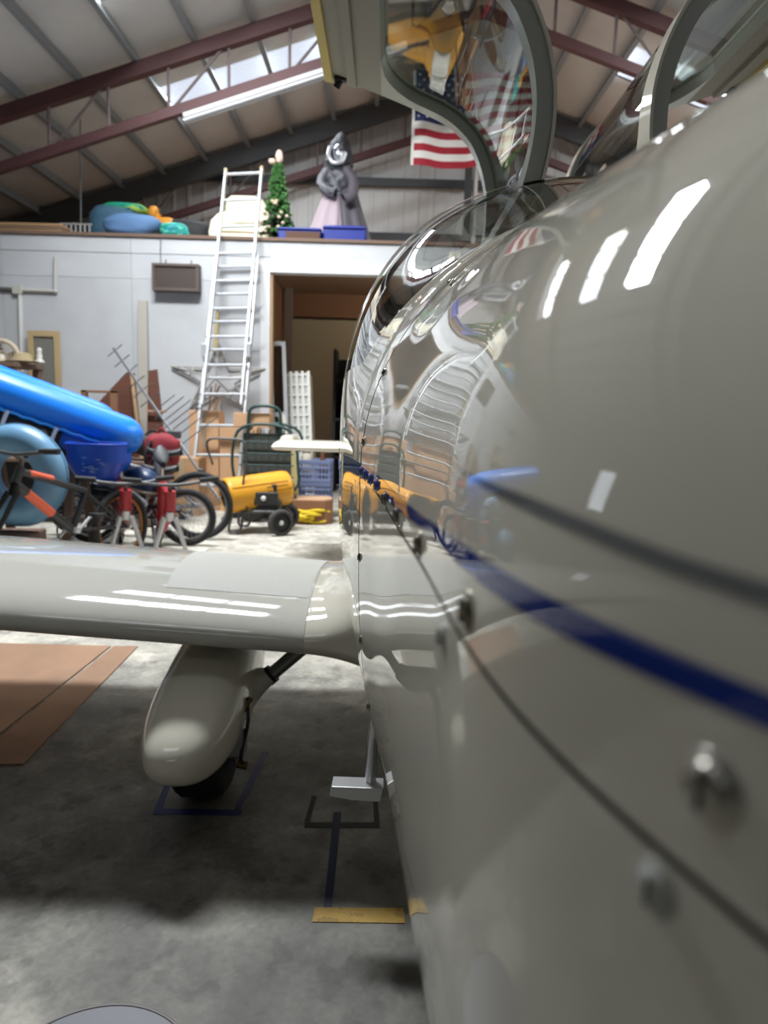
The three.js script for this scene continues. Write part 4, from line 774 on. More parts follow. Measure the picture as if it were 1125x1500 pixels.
{ // dark shelving at the back of the store
  const t = thing('store_shelving', 'dark shelving with clutter at the back of the store room', 'shelving', [0.05, 0, -9.6]); for (const y of [0.45, 0.95, 1.45]) mk('shelf', box(1.5, 0.03, 0.5, 0, y, 0, 0.004), blackm, t); for (const s of [-0.74, 0.74]) mk('side_panel', box(0.04, 1.85, 0.5, s, 0.925, 0, 0.004), blackm, t); mk('back_sheet', box(1.5, 1.7, 0.02, 0, 0.9, -0.24, 0), blackm, t);
  const c = thing('store_box', 'dark red carton on the shelving in the store room', 'carton', [-0.35, 0.966, -9.55]); mk('carton', box(0.5, 0.28, 0.3, 0, 0.14, 0, 0.006), std(C(0.10, 0.025, 0.025), 0.8), c); mk('flap', box(0.48, 0.01, 0.12, 0, 0.285, 0.08, 0.002), std(C(0.12, 0.03, 0.03), 0.8), c);
  const e = thing('store_box', 'grey carton on the upper shelf in the store room', 'carton', [-0.3, 1.466, -9.55]); mk('carton', box(0.45, 0.22, 0.3, 0, 0.11, 0, 0.006), std(C(0.09, 0.09, 0.085), 0.8), e); mk('flap', box(0.43, 0.01, 0.12, 0, 0.225, 0.08, 0.002), std(C(0.10, 0.10, 0.10), 0.8), e);
}
// ---------------------------------------------------------------- on the floor by the doorway
{ // forced-air heater on wheels
  const d = 6.1, c0 = at(331, 727, 5.95), c1 = at(420, 714, 6.25);
  const t = thing('barrel_heater', 'yellow barrel space heater on two wheels by the ladder foot', 'heater', [(c0.x + c1.x) / 2, 0, -6.1], null, true);
  const y = std(C(0.72, 0.33, 0.02), 0.38), dk = std(C(0.022, 0.022, 0.022), 0.5), ax = c1.clone().sub(c0), L = ax.length(), q = new THREE.Quaternion().setFromUnitVectors(V(0, 1, 0), ax.clone().normalize()), put = (g) => g.applyQuaternion(q).translate(c0.x, c0.y, c0.z);
  const R = 0.150;
  const body = mk('barrel', put(lathe([[R * 0.86, 0.0], [R * 0.9, -0.012], [R, 0.0], [R * 1.02, 0.02], [R * 1.02, L * 0.93], [R * 0.97, L], [R * 0.8, L + 0.01]], 48)), y, t);
  mk('outlet', put(lathe([[R * 0.86, 0.0], [R * 0.84, 0.1], [R * 0.6, 0.14], [R * 0.55, 0.3], [0, 0.3]], 40)), dk, t);
  mk('outlet_ring', put(new THREE.TorusGeometry(R * 0.92, 0.010, 8, 48).rotateX(Math.PI / 2)), y, body);
  mk('burner_plate', put(lathe([[0, 0.18], [R * 0.45, 0.18], [R * 0.45, 0.19], [0, 0.19]], 24)), ironm, t);
  mk('seam_rib', put(box(0.012, L * 0.9, 0.012, 0, L * 0.48, R * 1.03, 0.003)), y, body);
  mk('rear_guard', put(lathe([[R * 0.8, L + 0.01], [R * 0.6, L + 0.03], [0, L + 0.035]], 32)), dk, t);
  // faint lettering on the barrel side, two lines too blurred to read
  const ink = std(C(0.16, 0.06, 0.01), 0.7), lines = []; const zdir = V(0, 0, 1).sub(ax.clone().normalize().multiplyScalar(ax.clone().normalize().z)).normalize(), updir = zdir.clone().cross(ax.clone().normalize()).negate();
  for (const [row, n, h] of [[0.035, 15, 0.020], [0.005, 17, 0.012]]) for (let k = 0; k < n; k++) { const s = 0.56 * L + k * 0.0135 + (row < 0.02 ? 0.01 : 0); const ang = row / R; const nrm = zdir.clone().multiplyScalar(Math.cos(ang)).addScaledVector(V(0, 1, 0), Math.sin(ang)).normalize(); const p = c0.clone().addScaledVector(ax, s / L).addScaledVector(nrm, R * 1.022); lines.push(box(0.009, h * rr(0.7, 1), 0.0015, p.x, p.y, p.z, 0)); }
  tag(mk('lettering', lines, ink, body), null, null, null, 'stuff');
  const f0 = V(c0.x, 0.36, c0.z), f1 = V(c1.x + 0.02, 0.36, c1.z);
  const X0 = c0.x - 0.01, X1 = c1.x + 0.02, Z = -6.1, tankY = 0.245;
  mk('fuel_tank', box(X1 - X0 - 0.12, 0.10, 0.24, (X0 + X1) / 2 + 0.02, tankY, Z, 0.03, 3), dk, t);
  mk('control_box', box(0.20, 0.11, 0.05, X1 - 0.15, 0.305, Z + 0.145, 0.008, 2), dk, t);
  mk('dial', lathe([[0, 0], [0.022, 0], [0.020, 0.014], [0, 0.016]], 20).rotateX(Math.PI / 2).translate(X1 - 0.17, 0.31, Z + 0.172), std(C(0.75, 0.75, 0.72), 0.4), t);
  mk('barrel_bracket', [box(0.05, 0.12, 0.16, X0 + 0.15, 0.32, Z, 0.006), box(0.05, 0.14, 0.16, X1 - 0.10, 0.35, Z, 0.006)], dk, t);
  for (const s of [-1, 1]) mk('chassis_rail', tube([[X0 - 0.02, 0.12, Z + s * 0.17], [X0 + 0.05, 0.18, Z + s * 0.17], [X0 + 0.2, 0.19, Z + s * 0.16], [X1 - 0.02, 0.18, Z + s * 0.16], [X1 + 0.03, 0.12, Z + s * 0.16]], 0.014, 30, 8), ironm, t);
  mk('front_stand', tube([[X0 + 0.07, 0.19, Z + 0.17], [X0 + 0.05, 0.02, Z + 0.2], [X0 + 0.13, 0.02, Z + 0.2], [X0 + 0.16, 0.19, Z + 0.17]], 0.012, 24, 8), ironm, t);
  mk('front_stand', tube([[X0 + 0.07, 0.19, Z - 0.17], [X0 + 0.05, 0.02, Z - 0.2], [X0 + 0.13, 0.02, Z - 0.2], [X0 + 0.16, 0.19, Z - 0.17]], 0.012, 24, 8), ironm, t);
  mk('carry_handle', tube([[X0 - 0.1, 0.58, Z + 0.15], [X0 - 0.14, 0.78, Z + 0.16], [X0 + 0.02, 0.80, Z + 0.16], [X0 + 0.16, 0.78, Z + 0.16], [X0 + 0.18, 0.6, Z + 0.17], [X0 + 0.16, 0.38, Z + 0.19], [X0 + 0.2, 0.19, Z + 0.17]], 0.010, 40, 8), ironm, t);
  for (const s of [-1, 1]) {
    const w = mk('wheel', lathe([[0.08, -0.025], [0.10, -0.03], [0.112, -0.015], [0.112, 0.015], [0.10, 0.03], [0.08, 0.025]], 36).rotateX(Math.PI / 2).rotateY(0.55).translate(X1 - 0.02, 0.112, Z + s * 0.20), std(C(0.05, 0.048, 0.045), 0.8), t);
    mk('wheel_disc', [lathe([[0, -0.012], [0.082, -0.015], [0.082, 0.015], [0, 0.012]], 28).rotateX(Math.PI / 2).rotateY(0.55).translate(X1 - 0.02, 0.112, Z + s * 0.20)], blackm, w);
    mk('hub_cap', lathe([[0, 0.03], [0.02, 0.026], [0.022, 0.01]], 16).rotateX(Math.PI / 2).rotateY(0.55).translate(X1 - 0.02, 0.112, Z + s * 0.20), silverm, w);
  }
  mk('axle', rod([X1 - 0.02, 0.112, Z - 0.2], [X1 - 0.02, 0.112, Z + 0.2], 0.012, 10), ironm, t);
}
{ // green tubular garden cart behind the heater
  const t = thing('garden_cart', 'dark green mesh garden cart with a tall tubular handle behind the heater', 'cart', [-1.3, 0, -6.9], null, true);
  const g = std(C(0.012, 0.045, 0.04), 0.45), h = at(390, 596, 6.75), xl = at(364, 640, 6.75).x, xr = at(411, 640, 6.75).x, z = -6.75;
  mk('push_handle', tube([[xl - 0.01, 0.25, z], [xl, h.y - 0.12, z], [xl + 0.015, h.y - 0.03, z], [xl + 0.06, h.y, z], [xr - 0.06, h.y, z], [xr - 0.015, h.y - 0.03, z], [xr, h.y - 0.12, z], [xr + 0.005, 0.25, z]], 0.016, 60, 10), g, t);
  mk('handle_brace', rod([xl, at(385, 637, 6.75).y, z], [xr, at(385, 637, 6.75).y, z], 0.012, 8), g, t);
  const x0 = at(353, 700, 6.7).x, x1 = at(438, 700, 6.7).x, y0 = 0.32, y1 = 0.86;
  for (const zz of [-6.62, -7.15]) {
    mk('side_frame', [tube([[x0, y0, zz], [x0, y1, zz], [x1 - 0.08, y1, zz], [x1, y0 + 0.2, zz], [x1 - 0.02, y0, zz]], 0.014, 40, 8, true, 0.1)], g, t);
    for (let k = 1; k < 5; k++) mk('side_rail', rod([x0, lerp(y0, y1, k / 5), zz], [x1 - 0.04, lerp(y0, y1, k / 5), zz], 0.007, 6), g, t);
    for (let k = 1; k < 8; k++) mk('side_bar', rod([lerp(x0, x1, k / 8), y0, zz], [lerp(x0, x1, k / 8), y1 - (k > 6 ? 0.12 : 0), zz], 0.005, 6), g, t);
  }
  mk('liner', [box(x1 - x0 - 0.1, y1 - y0 - 0.06, 0.01, (x0 + x1) / 2 - 0.02, (y0 + y1) / 2, -6.66, 0), box(x1 - x0 - 0.1, 0.012, 0.5, (x0 + x1) / 2 - 0.02, y0 + 0.02, -6.88, 0)], std(C(0.075, 0.08, 0.07), 0.85), t);
  for (const [a, b] of [[x0 + 0.12, -6.6], [x1 - 0.12, -6.6], [x0 + 0.12, -7.17], [x1 - 0.12, -7.17]]) mk('cart_wheel', lathe([[0, -0.02], [0.11, -0.03], [0.14, -0.025], [0.15, 0], [0.14, 0.025], [0.11, 0.03], [0, 0.02]], 28).rotateX(Math.PI / 2).translate(a, 0.15, b), blackm, t);
  for (const a of [x0 + 0.12, x1 - 0.12]) mk('cart_axle', rod([a, 0.15, -7.17], [a, 0.15, -6.6], 0.012, 8), g, t); mk('undercarriage', [box(0.04, 0.2, 0.5, x0 + 0.12, 0.24, -6.88), box(0.04, 0.2, 0.5, x1 - 0.12, 0.24, -6.88)], g, t);
}
function carton(label, x, y, z, w, h, dd, mat, turn = 0, group) {
  const t = thing('cardboard_box', label, 'cardboard box', [x, y, z], group); t.rotation.y = turn;
  mk('carton', box(w, h, dd, 0, h / 2, 0, 0.004), mat, t);
  mk('flap', box(w * 0.98, 0.005, dd * 0.48, 0, h + 0.003, dd * 0.25, 0.001), mat, t); mk('flap', box(w * 0.98, 0.005, dd * 0.48, 0, h + 0.003, -dd * 0.25, 0.001), mat, t);
  mk('tape_strip', box(0.05, h * 0.35, 0.002, 0, h * 0.82, dd / 2 + 0.001, 0), std(C(0.45, 0.36, 0.24), 0.4), t);
  return t;
}
const cardA = std(C(0.60, 0.36, 0.20), 0.85), cardB = std(C(0.50, 0.29, 0.15), 0.85);
carton('tall tan cardboard box standing behind the left ladder rail', -1.86, 0, -7.42, 0.30, 1.02, 0.28, cardA);
carton('wide tan cardboard box at the foot of the wall behind the ladder', -1.98, 0, -7.02, 0.34, 0.56, 0.30, cardB);
carton('tan cardboard box with a cream printed lid behind the ladder rungs', -1.5, 0, -7.38, 0.38, 0.86, 0.30, cardA);
{ const t = carton('open tan cardboard box sitting in the green cart under its handle', -1.28, 0.88, -6.9, 0.34, 0.13, 0.24, cardA); }
{ const c = at(245, 640, 7.0); }
{ // eight-sided brown box
  const c = onFloor(457, 762), t = thing('octagonal_box', 'brown eight-sided cardboard box under the blue crate by the rope', 'box', [c.x, 0, -6.72]);
  const W = 0.20, Hh = 0.22; const o = [[-W, -0.09], [-W, 0.09], [-W * 0.72, 0.17], [W * 0.72, 0.17], [W, 0.09], [W, -0.09], [W * 0.72, -0.17], [-W * 0.72, -0.17]];
  mk('box_body', prism(o, Hh, 0.003).rotateX(-Math.PI / 2).translate(0, Hh / 2, 0), std(C(0.26, 0.12, 0.06), 0.8), t);
  mk('box_lid', prism(o.map(([a, b]) => [a * 0.96, b * 0.96]), 0.008, 0.002).rotateX(-Math.PI / 2).translate(0, Hh + 0.006, 0), std(C(0.50, 0.30, 0.18), 0.85), t);
}
{ // rope coil
  const c = onFloor(450, 769), t = thing('rope_coil', 'bright yellow rope lying in a loose coil on the floor', 'rope', [c.x, 0.0, c.z - 0.1]); const pts = []; for (let k = 0; k < 90; k++) { const a = k * 0.62; pts.push(V((0.13 + 0.05 * Math.sin(k * 1.7)) * Math.cos(a) + 0.02 * Math.sin(k), 0.014 + 0.0013 * k + 0.012 * (1 + Math.sin(k * 2.3)), (0.09 + 0.03 * Math.cos(k * 1.3)) * Math.sin(a))); }
  mk('rope', new THREE.TubeGeometry(new THREE.CatmullRomCurve3(pts), 500, 0.011, 7), std(C(0.80, 0.58, 0.02), 0.7), t);
  mk('rope_end', tube([pts[0], [-0.17, 0.012, 0.05], [-0.19, 0.012, -0.06], [-0.14, 0.012, -0.12]], 0.011, 24, 7), std(C(0.80, 0.58, 0.02), 0.7), t);
}
function crate(label, x, y, z, w, h, dd, mat) {
  const t = thing('plastic_crate', label, 'crate', [x, y, z]);
  mk('crate_floor', box(w, 0.012, dd, 0, 0.008, 0, 0.003), mat, t);
  for (const s of [-1, 1]) {
    for (const [yy, hh] of [[0.02, 0.035], [h * 0.36, 0.022], [h * 0.66, 0.022], [h - 0.02, 0.04]]) { mk('rail', box(w, hh, 0.012, 0, yy, s * (dd / 2), 0.004), mat, t); mk('rail', box(0.012, hh, dd, s * (w / 2), yy, 0, 0.004), mat, t); }
    for (let k = 0; k < 9; k++) mk('slat', box(0.016, h, 0.009, -w / 2 + 0.02 + k * (w - 0.04) / 8, h / 2, s * dd / 2, 0.003), mat, t);
    for (let k = 0; k < 6; k++) mk('slat', box(0.009, h, 0.016, s * w / 2, h / 2, -dd / 2 + 0.02 + k * (dd - 0.04) / 5, 0.003), mat, t);
  }
  return t;
}
{ const X = at(461, 705, 6.9).x; const blueP = std(C(0.13, 0.17, 0.30), 0.5);
  crate('black plastic crate at the bottom of the stack beside the rope', X, 0, -7.1, 0.30, 0.15, 0.30, std(C(0.03, 0.03, 0.032), 0.6));
  crate('blue plastic crate stacked upon the black crate', X, 0.152, -7.1, 0.30, 0.20, 0.30, blueP);
  crate('blue plastic crate at the top of the crate stack', X, 0.354, -7.1, 0.30, 0.22, 0.30, std(C(0.15, 0.19, 0.33), 0.5));
  const b = thing('glass_jar', 'pale jar standing in the top blue crate', 'jar', [X - 0.09, 0.37, -7.05]); mk('jar_body', lathe([[0, 0], [0.05, 0], [0.052, 0.2], [0.045, 0.25], [0.035, 0.27]], 20), std(C(0.62, 0.56, 0.46), 0.3), b); mk('jar_lid', lathe([[0, 0.305], [0.038, 0.30], [0.04, 0.27], [0, 0.27]], 20), std(C(0.5, 0.45, 0.4), 0.4), b);
  const e = thing('brown_bottle', 'brown bottle standing in the top blue crate', 'bottle', [X + 0.06, 0.37, -7.05]); mk('bottle_body', lathe([[0, 0], [0.05, 0], [0.05, 0.17], [0.02, 0.23], [0.018, 0.29], [0, 0.29]], 20), std(C(0.12, 0.05, 0.03), 0.2), e); mk('cap', lathe([[0, 0.31], [0.02, 0.308], [0.021, 0.285]], 14), blackm, e);
}

// ---------------------------------------------------------------- heap on the left: inflatables
{ // big blue inflatable kayak
  const d0 = 4.6, d1 = 5.1, A = at(-60, 553, d0), B = at(180, 638, d1);
  const t = thing('inflatable_kayak', 'bright blue inflatable kayak with a black side band lying across the heap', 'kayak', [(A.x + B.x) / 2, A.y - 0.4, -4.9], null, true);
  const bl = phys(C(0.0, 0.20, 0.82), 0.32, { clearcoat: 0.3, clearcoatRoughness: 0.3 }), D = B.clone().sub(A), ax = D.clone().normalize(), up = V(0, 1, 0).addScaledVector(ax, -ax.y).normalize(), sd = ax.clone().cross(up).negate();
  const Lx = D.length(), capsule = (L0, L1, r, oy, os, sq = 1, taper = 0) => ring((u, v) => { const q = u * (L1 - L0 + 2 * r) - r, s = clamp(q, 0, L1 - L0), ex = q - s, rad = Math.sqrt(Math.max(1e-6, r * r - ex * ex)) * (1 - taper * u), a = 2 * Math.PI * v; return A.clone().addScaledVector(ax, L0 + q).addScaledVector(up, oy + rad * Math.sin(a) * sq).addScaledVector(sd, os + rad * Math.cos(a)); }, 72, 40);
  mk('upper_tube', capsule(-0.6, Lx - 0.02, 0.165, 0.0, 0.0, 0.86), bl, t);
  mk('far_tube', capsule(-0.6, Lx - 0.15, 0.17, 0.02, 0.42), bl, t);
  const band = (L0, L1, y0, y1, dep) => { const a = [A.clone().addScaledVector(ax, L0), A.clone().addScaledVector(ax, L1)]; return bar(a[0].addScaledVector(up, (y0 + y1) / 2), a[1].addScaledVector(up, (y0 + y1) / 2), dep, y1 - y0, up, 0.05); };
  mk('side_band', band(-0.8, Lx - 0.22, -0.33, -0.10, 0.24), blackm, t);
  mk('stern_block', capsule(Lx - 0.33, Lx - 0.02, 0.135, -0.17, 0.0, 0.9), phys(C(0.0, 0.10, 0.55), 0.4), t);
  mk('piping', tube(Array.from({ length: 40 }, (_, k) => A.clone().addScaledVector(ax, -0.5 + k / 39 * (Lx + 0.36)).addScaledVector(up, -0.105 + 0.004 * Math.sin(k * 2.2)).addScaledVector(sd, -0.148)), 0.010, 160, 6), phys(C(0.02, 0.30, 0.90), 0.4), t);
  for (const k of [0.33, Lx - 0.42]) mk('strap', tube([-0.10, -0.16, -0.24, -0.33].map((y) => A.clone().addScaledVector(ax, k + 0.02 * Math.sin(y * 9)).addScaledVector(up, y).addScaledVector(sd, -0.152)), 0.014, 16, 8), std(C(0.55, 0.58, 0.70), 0.6), t);
  for (const k of [0.55, Lx - 0.06]) { const p = A.clone().addScaledVector(ax, k).addScaledVector(up, -0.17).addScaledVector(sd, -0.15); mk('valve', new THREE.TorusGeometry(0.022, 0.009, 8, 20).translate(p.x, p.y, p.z), std(C(0.05, 0.05, 0.055), 0.5), t); }
}
{ // trestle under the kayak
  const t = thing('kayak_trestle', 'dark timber trestle holding up the blue kayak behind the pale ring', 'trestle', [-2.45, 0, -4.95], null, true);
  for (const x of [-2.75, -2.15]) for (const s of [-1, 1]) mk('leg', bar([x, 0, -4.95 + s * 0.24], [x, x < -2.5 ? 0.80 : 0.66, -4.95 + s * 0.08], 0.05, 0.05, V(1, 0, 0)), M.darkwood, t);
  mk('cross_beam', bar([-2.80, 0.83, -4.95], [-2.10, 0.66, -4.95], 0.06, 0.06, V(0, 1, 0)), M.darkwood, t);
}
{ // blue tub under the kayak end
  const c = at(143, 708, 4.72), t = thing('blue_tub', 'rounded blue plastic tub with pale marks hanging under the kayak end', 'tub', [c.x, c.y + 0.02, -4.72]); t.scale.setScalar(0.86); const m = phys(C(0.005, 0.055, 0.42), 0.38);
  mk('tub_wall', ring((u, v) => { const a = 2 * Math.PI * v, y = 0.29 * u, r = 0.215 * Math.pow(Math.min(1, 0.2 + u * 1.6), 0.35) * (u < 0.02 ? 0.75 : 1), p = (q) => Math.sign(q) * Math.abs(q) ** 0.75; return V(r * p(Math.cos(a)) * 1.0, y, -r * 0.75 * p(Math.sin(a))); }, 24, 48), m, t);
  mk('tub_floor', new THREE.CircleGeometry(0.16, 32).rotateX(-Math.PI / 2).scale(1, 1, 0.75).translate(0, 0.006, 0), m, t); mk('tub_rim', ring((u, v) => { const a = 2 * Math.PI * v, b = 2 * Math.PI * u, p = (q) => Math.sign(q) * Math.abs(q) ** 0.75, r = 0.219; return V((r + 0.008 * Math.cos(b)) * p(Math.cos(a)), 0.285 + 0.008 * Math.sin(b), -(r + 0.008 * Math.cos(b)) * 0.75 * p(Math.sin(a))); }, 8, 48), m, t);
  const mk2 = []; for (let k = 0; k < 14; k++) mk2.push(box(rr(0.02, 0.05), 0.007, 0.002, rr(-0.04, 0.12), rr(0.07, 0.2), 0.164, 0)); tag(mk('scrawl', mk2.map((g) => g), std(C(0.22, 0.32, 0.62), 0.6), t), null, null, null, 'stuff');
}
{ // pale blue inflated ring
  const c = at(28, 690, 4.40), t = thing('inflatable_ring', 'large pale blue inflatable ring standing on edge under the kayak', 'inflatable ring', [c.x, c.y - 0.36, -4.38]); t.scale.setScalar(0.93); const m = phys(C(0.13, 0.28, 0.44), 0.4);
  const tor = new THREE.TorusGeometry(0.235, 0.105, 24, 64).scale(1, 1.0, 1).rotateY(-0.05).translate(0, 0.36, 0); mk('ring_tube', tor, m, t); mk('ring_seam', new THREE.TorusGeometry(0.341, 0.005, 6, 64).rotateY(-0.05).translate(0, 0.36, 0), phys(C(0.10, 0.22, 0.36), 0.5), t);
  mk('ring_valve', lathe([[0, 0.03], [0.014, 0.03], [0.016, 0], [0, 0]], 14).rotateX(Math.PI / 2).translate(0.12, 0.50, 0.115), blackm, t);
  const u = thing('inflatable_float', 'pale blue inflatable float lying below the ring at the left edge', 'inflatable float', [c.x - 0.60, 0.22, -4.38]); mk('float_body', blob(0.6, 0.42, 0.4, 2.2, 0.1, 31), m, u); mk('float_seam', new THREE.TorusGeometry(0.3, 0.004, 6, 48).scale(1, 0.7, 1).translate(0, 0.21, 0.03), m, u);
}
// ---------------------------------------------------------------- bicycles
function spokes(r, n) { const g = []; for (let k = 0; k < n; k++) { const a = 2 * Math.PI * k / n; g.push(rod([0.018 * Math.cos(a + 1.2), 0.018 * Math.sin(a + 1.2), (k % 2 ? 1 : -1) * 0.02], [r * Math.cos(a), r * Math.sin(a), 0], 0.0012, 4)); } return g; }
function bicycle(label, o) { // built with the front towards +x, wheels on y = 0
  const t = thing('bicycle', label, 'bicycle', o.pos); t.rotation.y = o.turn; if (o.roll) t.rotation.x = o.roll;
  const R = o.R, wb = o.wb ?? R * 3.1, fm = std(o.color, 0.35), fk = std(o.fork, 0.3, { metalness: o.forkMetal ?? 0.7 }), ty = std(C(0.02, 0.02, 0.021), 0.85), rimM = std(o.rim ?? C(0.35, 0.35, 0.36), 0.35, { metalness: 0.7 });
  const wheel = (x, name) => { const w = mk(name, new THREE.TorusGeometry(R - 0.024, 0.024, 10, 56).translate(x, R, 0), ty, t); mk('rim', new THREE.TorusGeometry(R - 0.052, 0.009, 8, 56).translate(x, R, 0), rimM, w); tag(mk('spokes', spokes(R - 0.05, 28).map((g) => g.translate(x, R, 0)), silverm, w), null, null, null, 'stuff'); mk('hub', rod([x, R, -0.035], [x, R, 0.035], 0.02, 12), silverm, w); };
  const bb = V(0.02 * R, R * 0.95, 0), rear = V(-wb * 0.42, R, 0), front = V(wb * 0.58, R, 0), st = V(-wb * 0.10, R * 2.0, 0), hb = V(wb * 0.44, R * 2.05, 0), ht = V(wb * 0.405, R * 2.42, 0);
  wheel(rear.x, 'rear_wheel'); if (!o.noFront) wheel(front.x, 'front_wheel');
  const T = 0.021 * (o.tubeK ?? 1), fr = mk('frame', [rod(bb, st, T, 12), rod(hb, bb, T * 1.25, 12), rod(ht.clone().lerp(hb, 0.25), st.clone().lerp(bb, 0.08), T, 12), rod(hb, ht, T * 1.2, 12)], fm, t);
  for (const s of [-1, 1]) { mk('stay', rod(st.clone().lerp(bb, 0.1), rear.clone().add(V(0, 0, s * 0.055)), 0.010, 8), o.stays ? fk : fm, fr); mk('stay', rod(bb, rear.clone().add(V(0, 0, s * 0.055)), 0.011, 8), fm, fr); }
  if (o.accent) { mk('frame_accent', [rod(hb.clone().lerp(bb, 0.18), hb.clone().lerp(bb, 0.62), T * 1.32, 12), rod(ht.clone().lerp(hb, 0.25).lerp(st, 0.12), ht.clone().lerp(hb, 0.25).lerp(st, 0.45), T * 1.06, 12)], std(o.accent, 0.35), fr); }
  const T0 = 0, sp = o.splay ?? 0.05, f = mk('fork', [rod(hb.clone().add(V(0, -0.01, 0)), hb.clone().add(V(0.012, -0.07, 0)), 0.028, 12)], fk, t);
  for (const s of [-1, 1]) { mk('fork_leg', rod(hb.clone().add(V(0.012, -0.05, s * 0.035)), front.clone().add(V(0, 0, s * sp)), 0.017, 10, 0.013), fk, f); }
  const stem = ht.clone().add(V(0.0, 0.05, 0)); const bars = mk('handlebar', [rod(ht, stem, 0.014, 10), rod(stem, stem.clone().add(V(0.05, 0.02, 0)), 0.014, 10), tube([stem.clone().add(V(0.02, 0.05, -0.28)), stem.clone().add(V(0.05, 0.03, -0.12)), stem.clone().add(V(0.05, 0.02, 0)), stem.clone().add(V(0.05, 0.03, 0.12)), stem.clone().add(V(0.02, 0.05, 0.28))], 0.011, 30, 8)], ironm, t);
  for (const s of [-1, 1]) mk('grip', rod(stem.clone().add(V(0.035, 0.045, s * 0.18)), stem.clone().add(V(0.02, 0.05, s * 0.30)), 0.017, 10), blackm, bars);
  if (!o.noSeat) { const top = st.clone().add(st.clone().sub(bb).normalize().multiplyScalar(0.12)); mk('seat_post', rod(st, top, 0.013, 10), silverm, t);
  mk('saddle', ring((u, v) => { const a = 2 * Math.PI * v, x = lerp(-0.13, 0.14, u), w = lerp(0.078, 0.022, Math.pow(u, 0.6)) * Math.sqrt(Math.sin(Math.PI * clamp(u * 0.94 + 0.03))) * 1.15; return V(top.x + x, top.y + 0.02 + 0.028 * Math.sin(a) + 0.02 * (u - 0.5) ** 2 * 4, w * Math.cos(a)); }, 20, 24), std(C(0.03, 0.03, 0.032), 0.5), t); }
  const cr = mk('crank', [rod([bb.x, bb.y, 0.05], [bb.x + 0.10, bb.y - 0.10, 0.055], 0.010, 8), rod([bb.x, bb.y, -0.05], [bb.x - 0.10, bb.y + 0.10, -0.055], 0.010, 8), rod([bb.x, bb.y, -0.055], [bb.x, bb.y, 0.055], 0.018, 12)], silverm, t);
  mk('chainring', new THREE.TorusGeometry(0.075, 0.006, 6, 36).translate(bb.x, bb.y, 0.042), ironm, cr); mk('pedal', box(0.09, 0.022, 0.07, bb.x + 0.10, bb.y - 0.10, 0.10, 0.006), blackm, cr); mk('pedal', box(0.09, 0.022, 0.07, bb.x - 0.10, bb.y + 0.10, -0.10, 0.006), blackm, cr);
  return t;
}
const red = C(0.34, 0.012, 0.018);
bicycle('black mountain bicycle with orange accents at far left in front of the pale blue ring', { pos: [-1.93, 0.045, -4.30], turn: Math.PI + 1.18, R: 0.25, wb: 0.98, noSeat: true, noFront: true, color: C(0.018, 0.018, 0.02), fork: C(0.02, 0.02, 0.02), accent: C(0.62, 0.10, 0.04), rim: C(0.42, 0.17, 0.04) }).rotation.z = 0.11;
for (const [x, z, lab] of [[-1.95, -5.2, 'red bicycle resting on its silver fork tips without a front wheel, below the navy helmet'], [-1.66, -5.2, 'red bicycle resting on its silver fork tips without a front wheel, nearest the barrel heater']]) {
  const R = 0.34, wb = 0.9, p = Math.asin(R / wb), b = bicycle(lab, { pos: [x, R - 0.42 * wb * Math.sin(p) - R * Math.cos(p), z], turn: -1.16, R, wb, color: red, fork: C(0.55, 0.55, 0.56), noFront: true, tubeK: 1.5, splay: 0.13, forkMetal: 0.3 });
  b.rotation.z = -p;
}
bicycle('small dark child bicycle whose wheel stands lowest beside the red bicycles', { pos: [-1.50 - 0.31, 0, -5.36], turn: Math.PI, R: 0.22, wb: 0.74, color: C(0.03, 0.03, 0.035), fork: C(0.3, 0.3, 0.3) });
bicycle('grey bicycle with a tall thin wheel showing in front of the ladder foot', { pos: [-1.48 - 0.40, 0, -5.62], turn: Math.PI, R: 0.275, wb: 0.95, color: C(0.12, 0.12, 0.13), fork: C(0.3, 0.3, 0.3) });
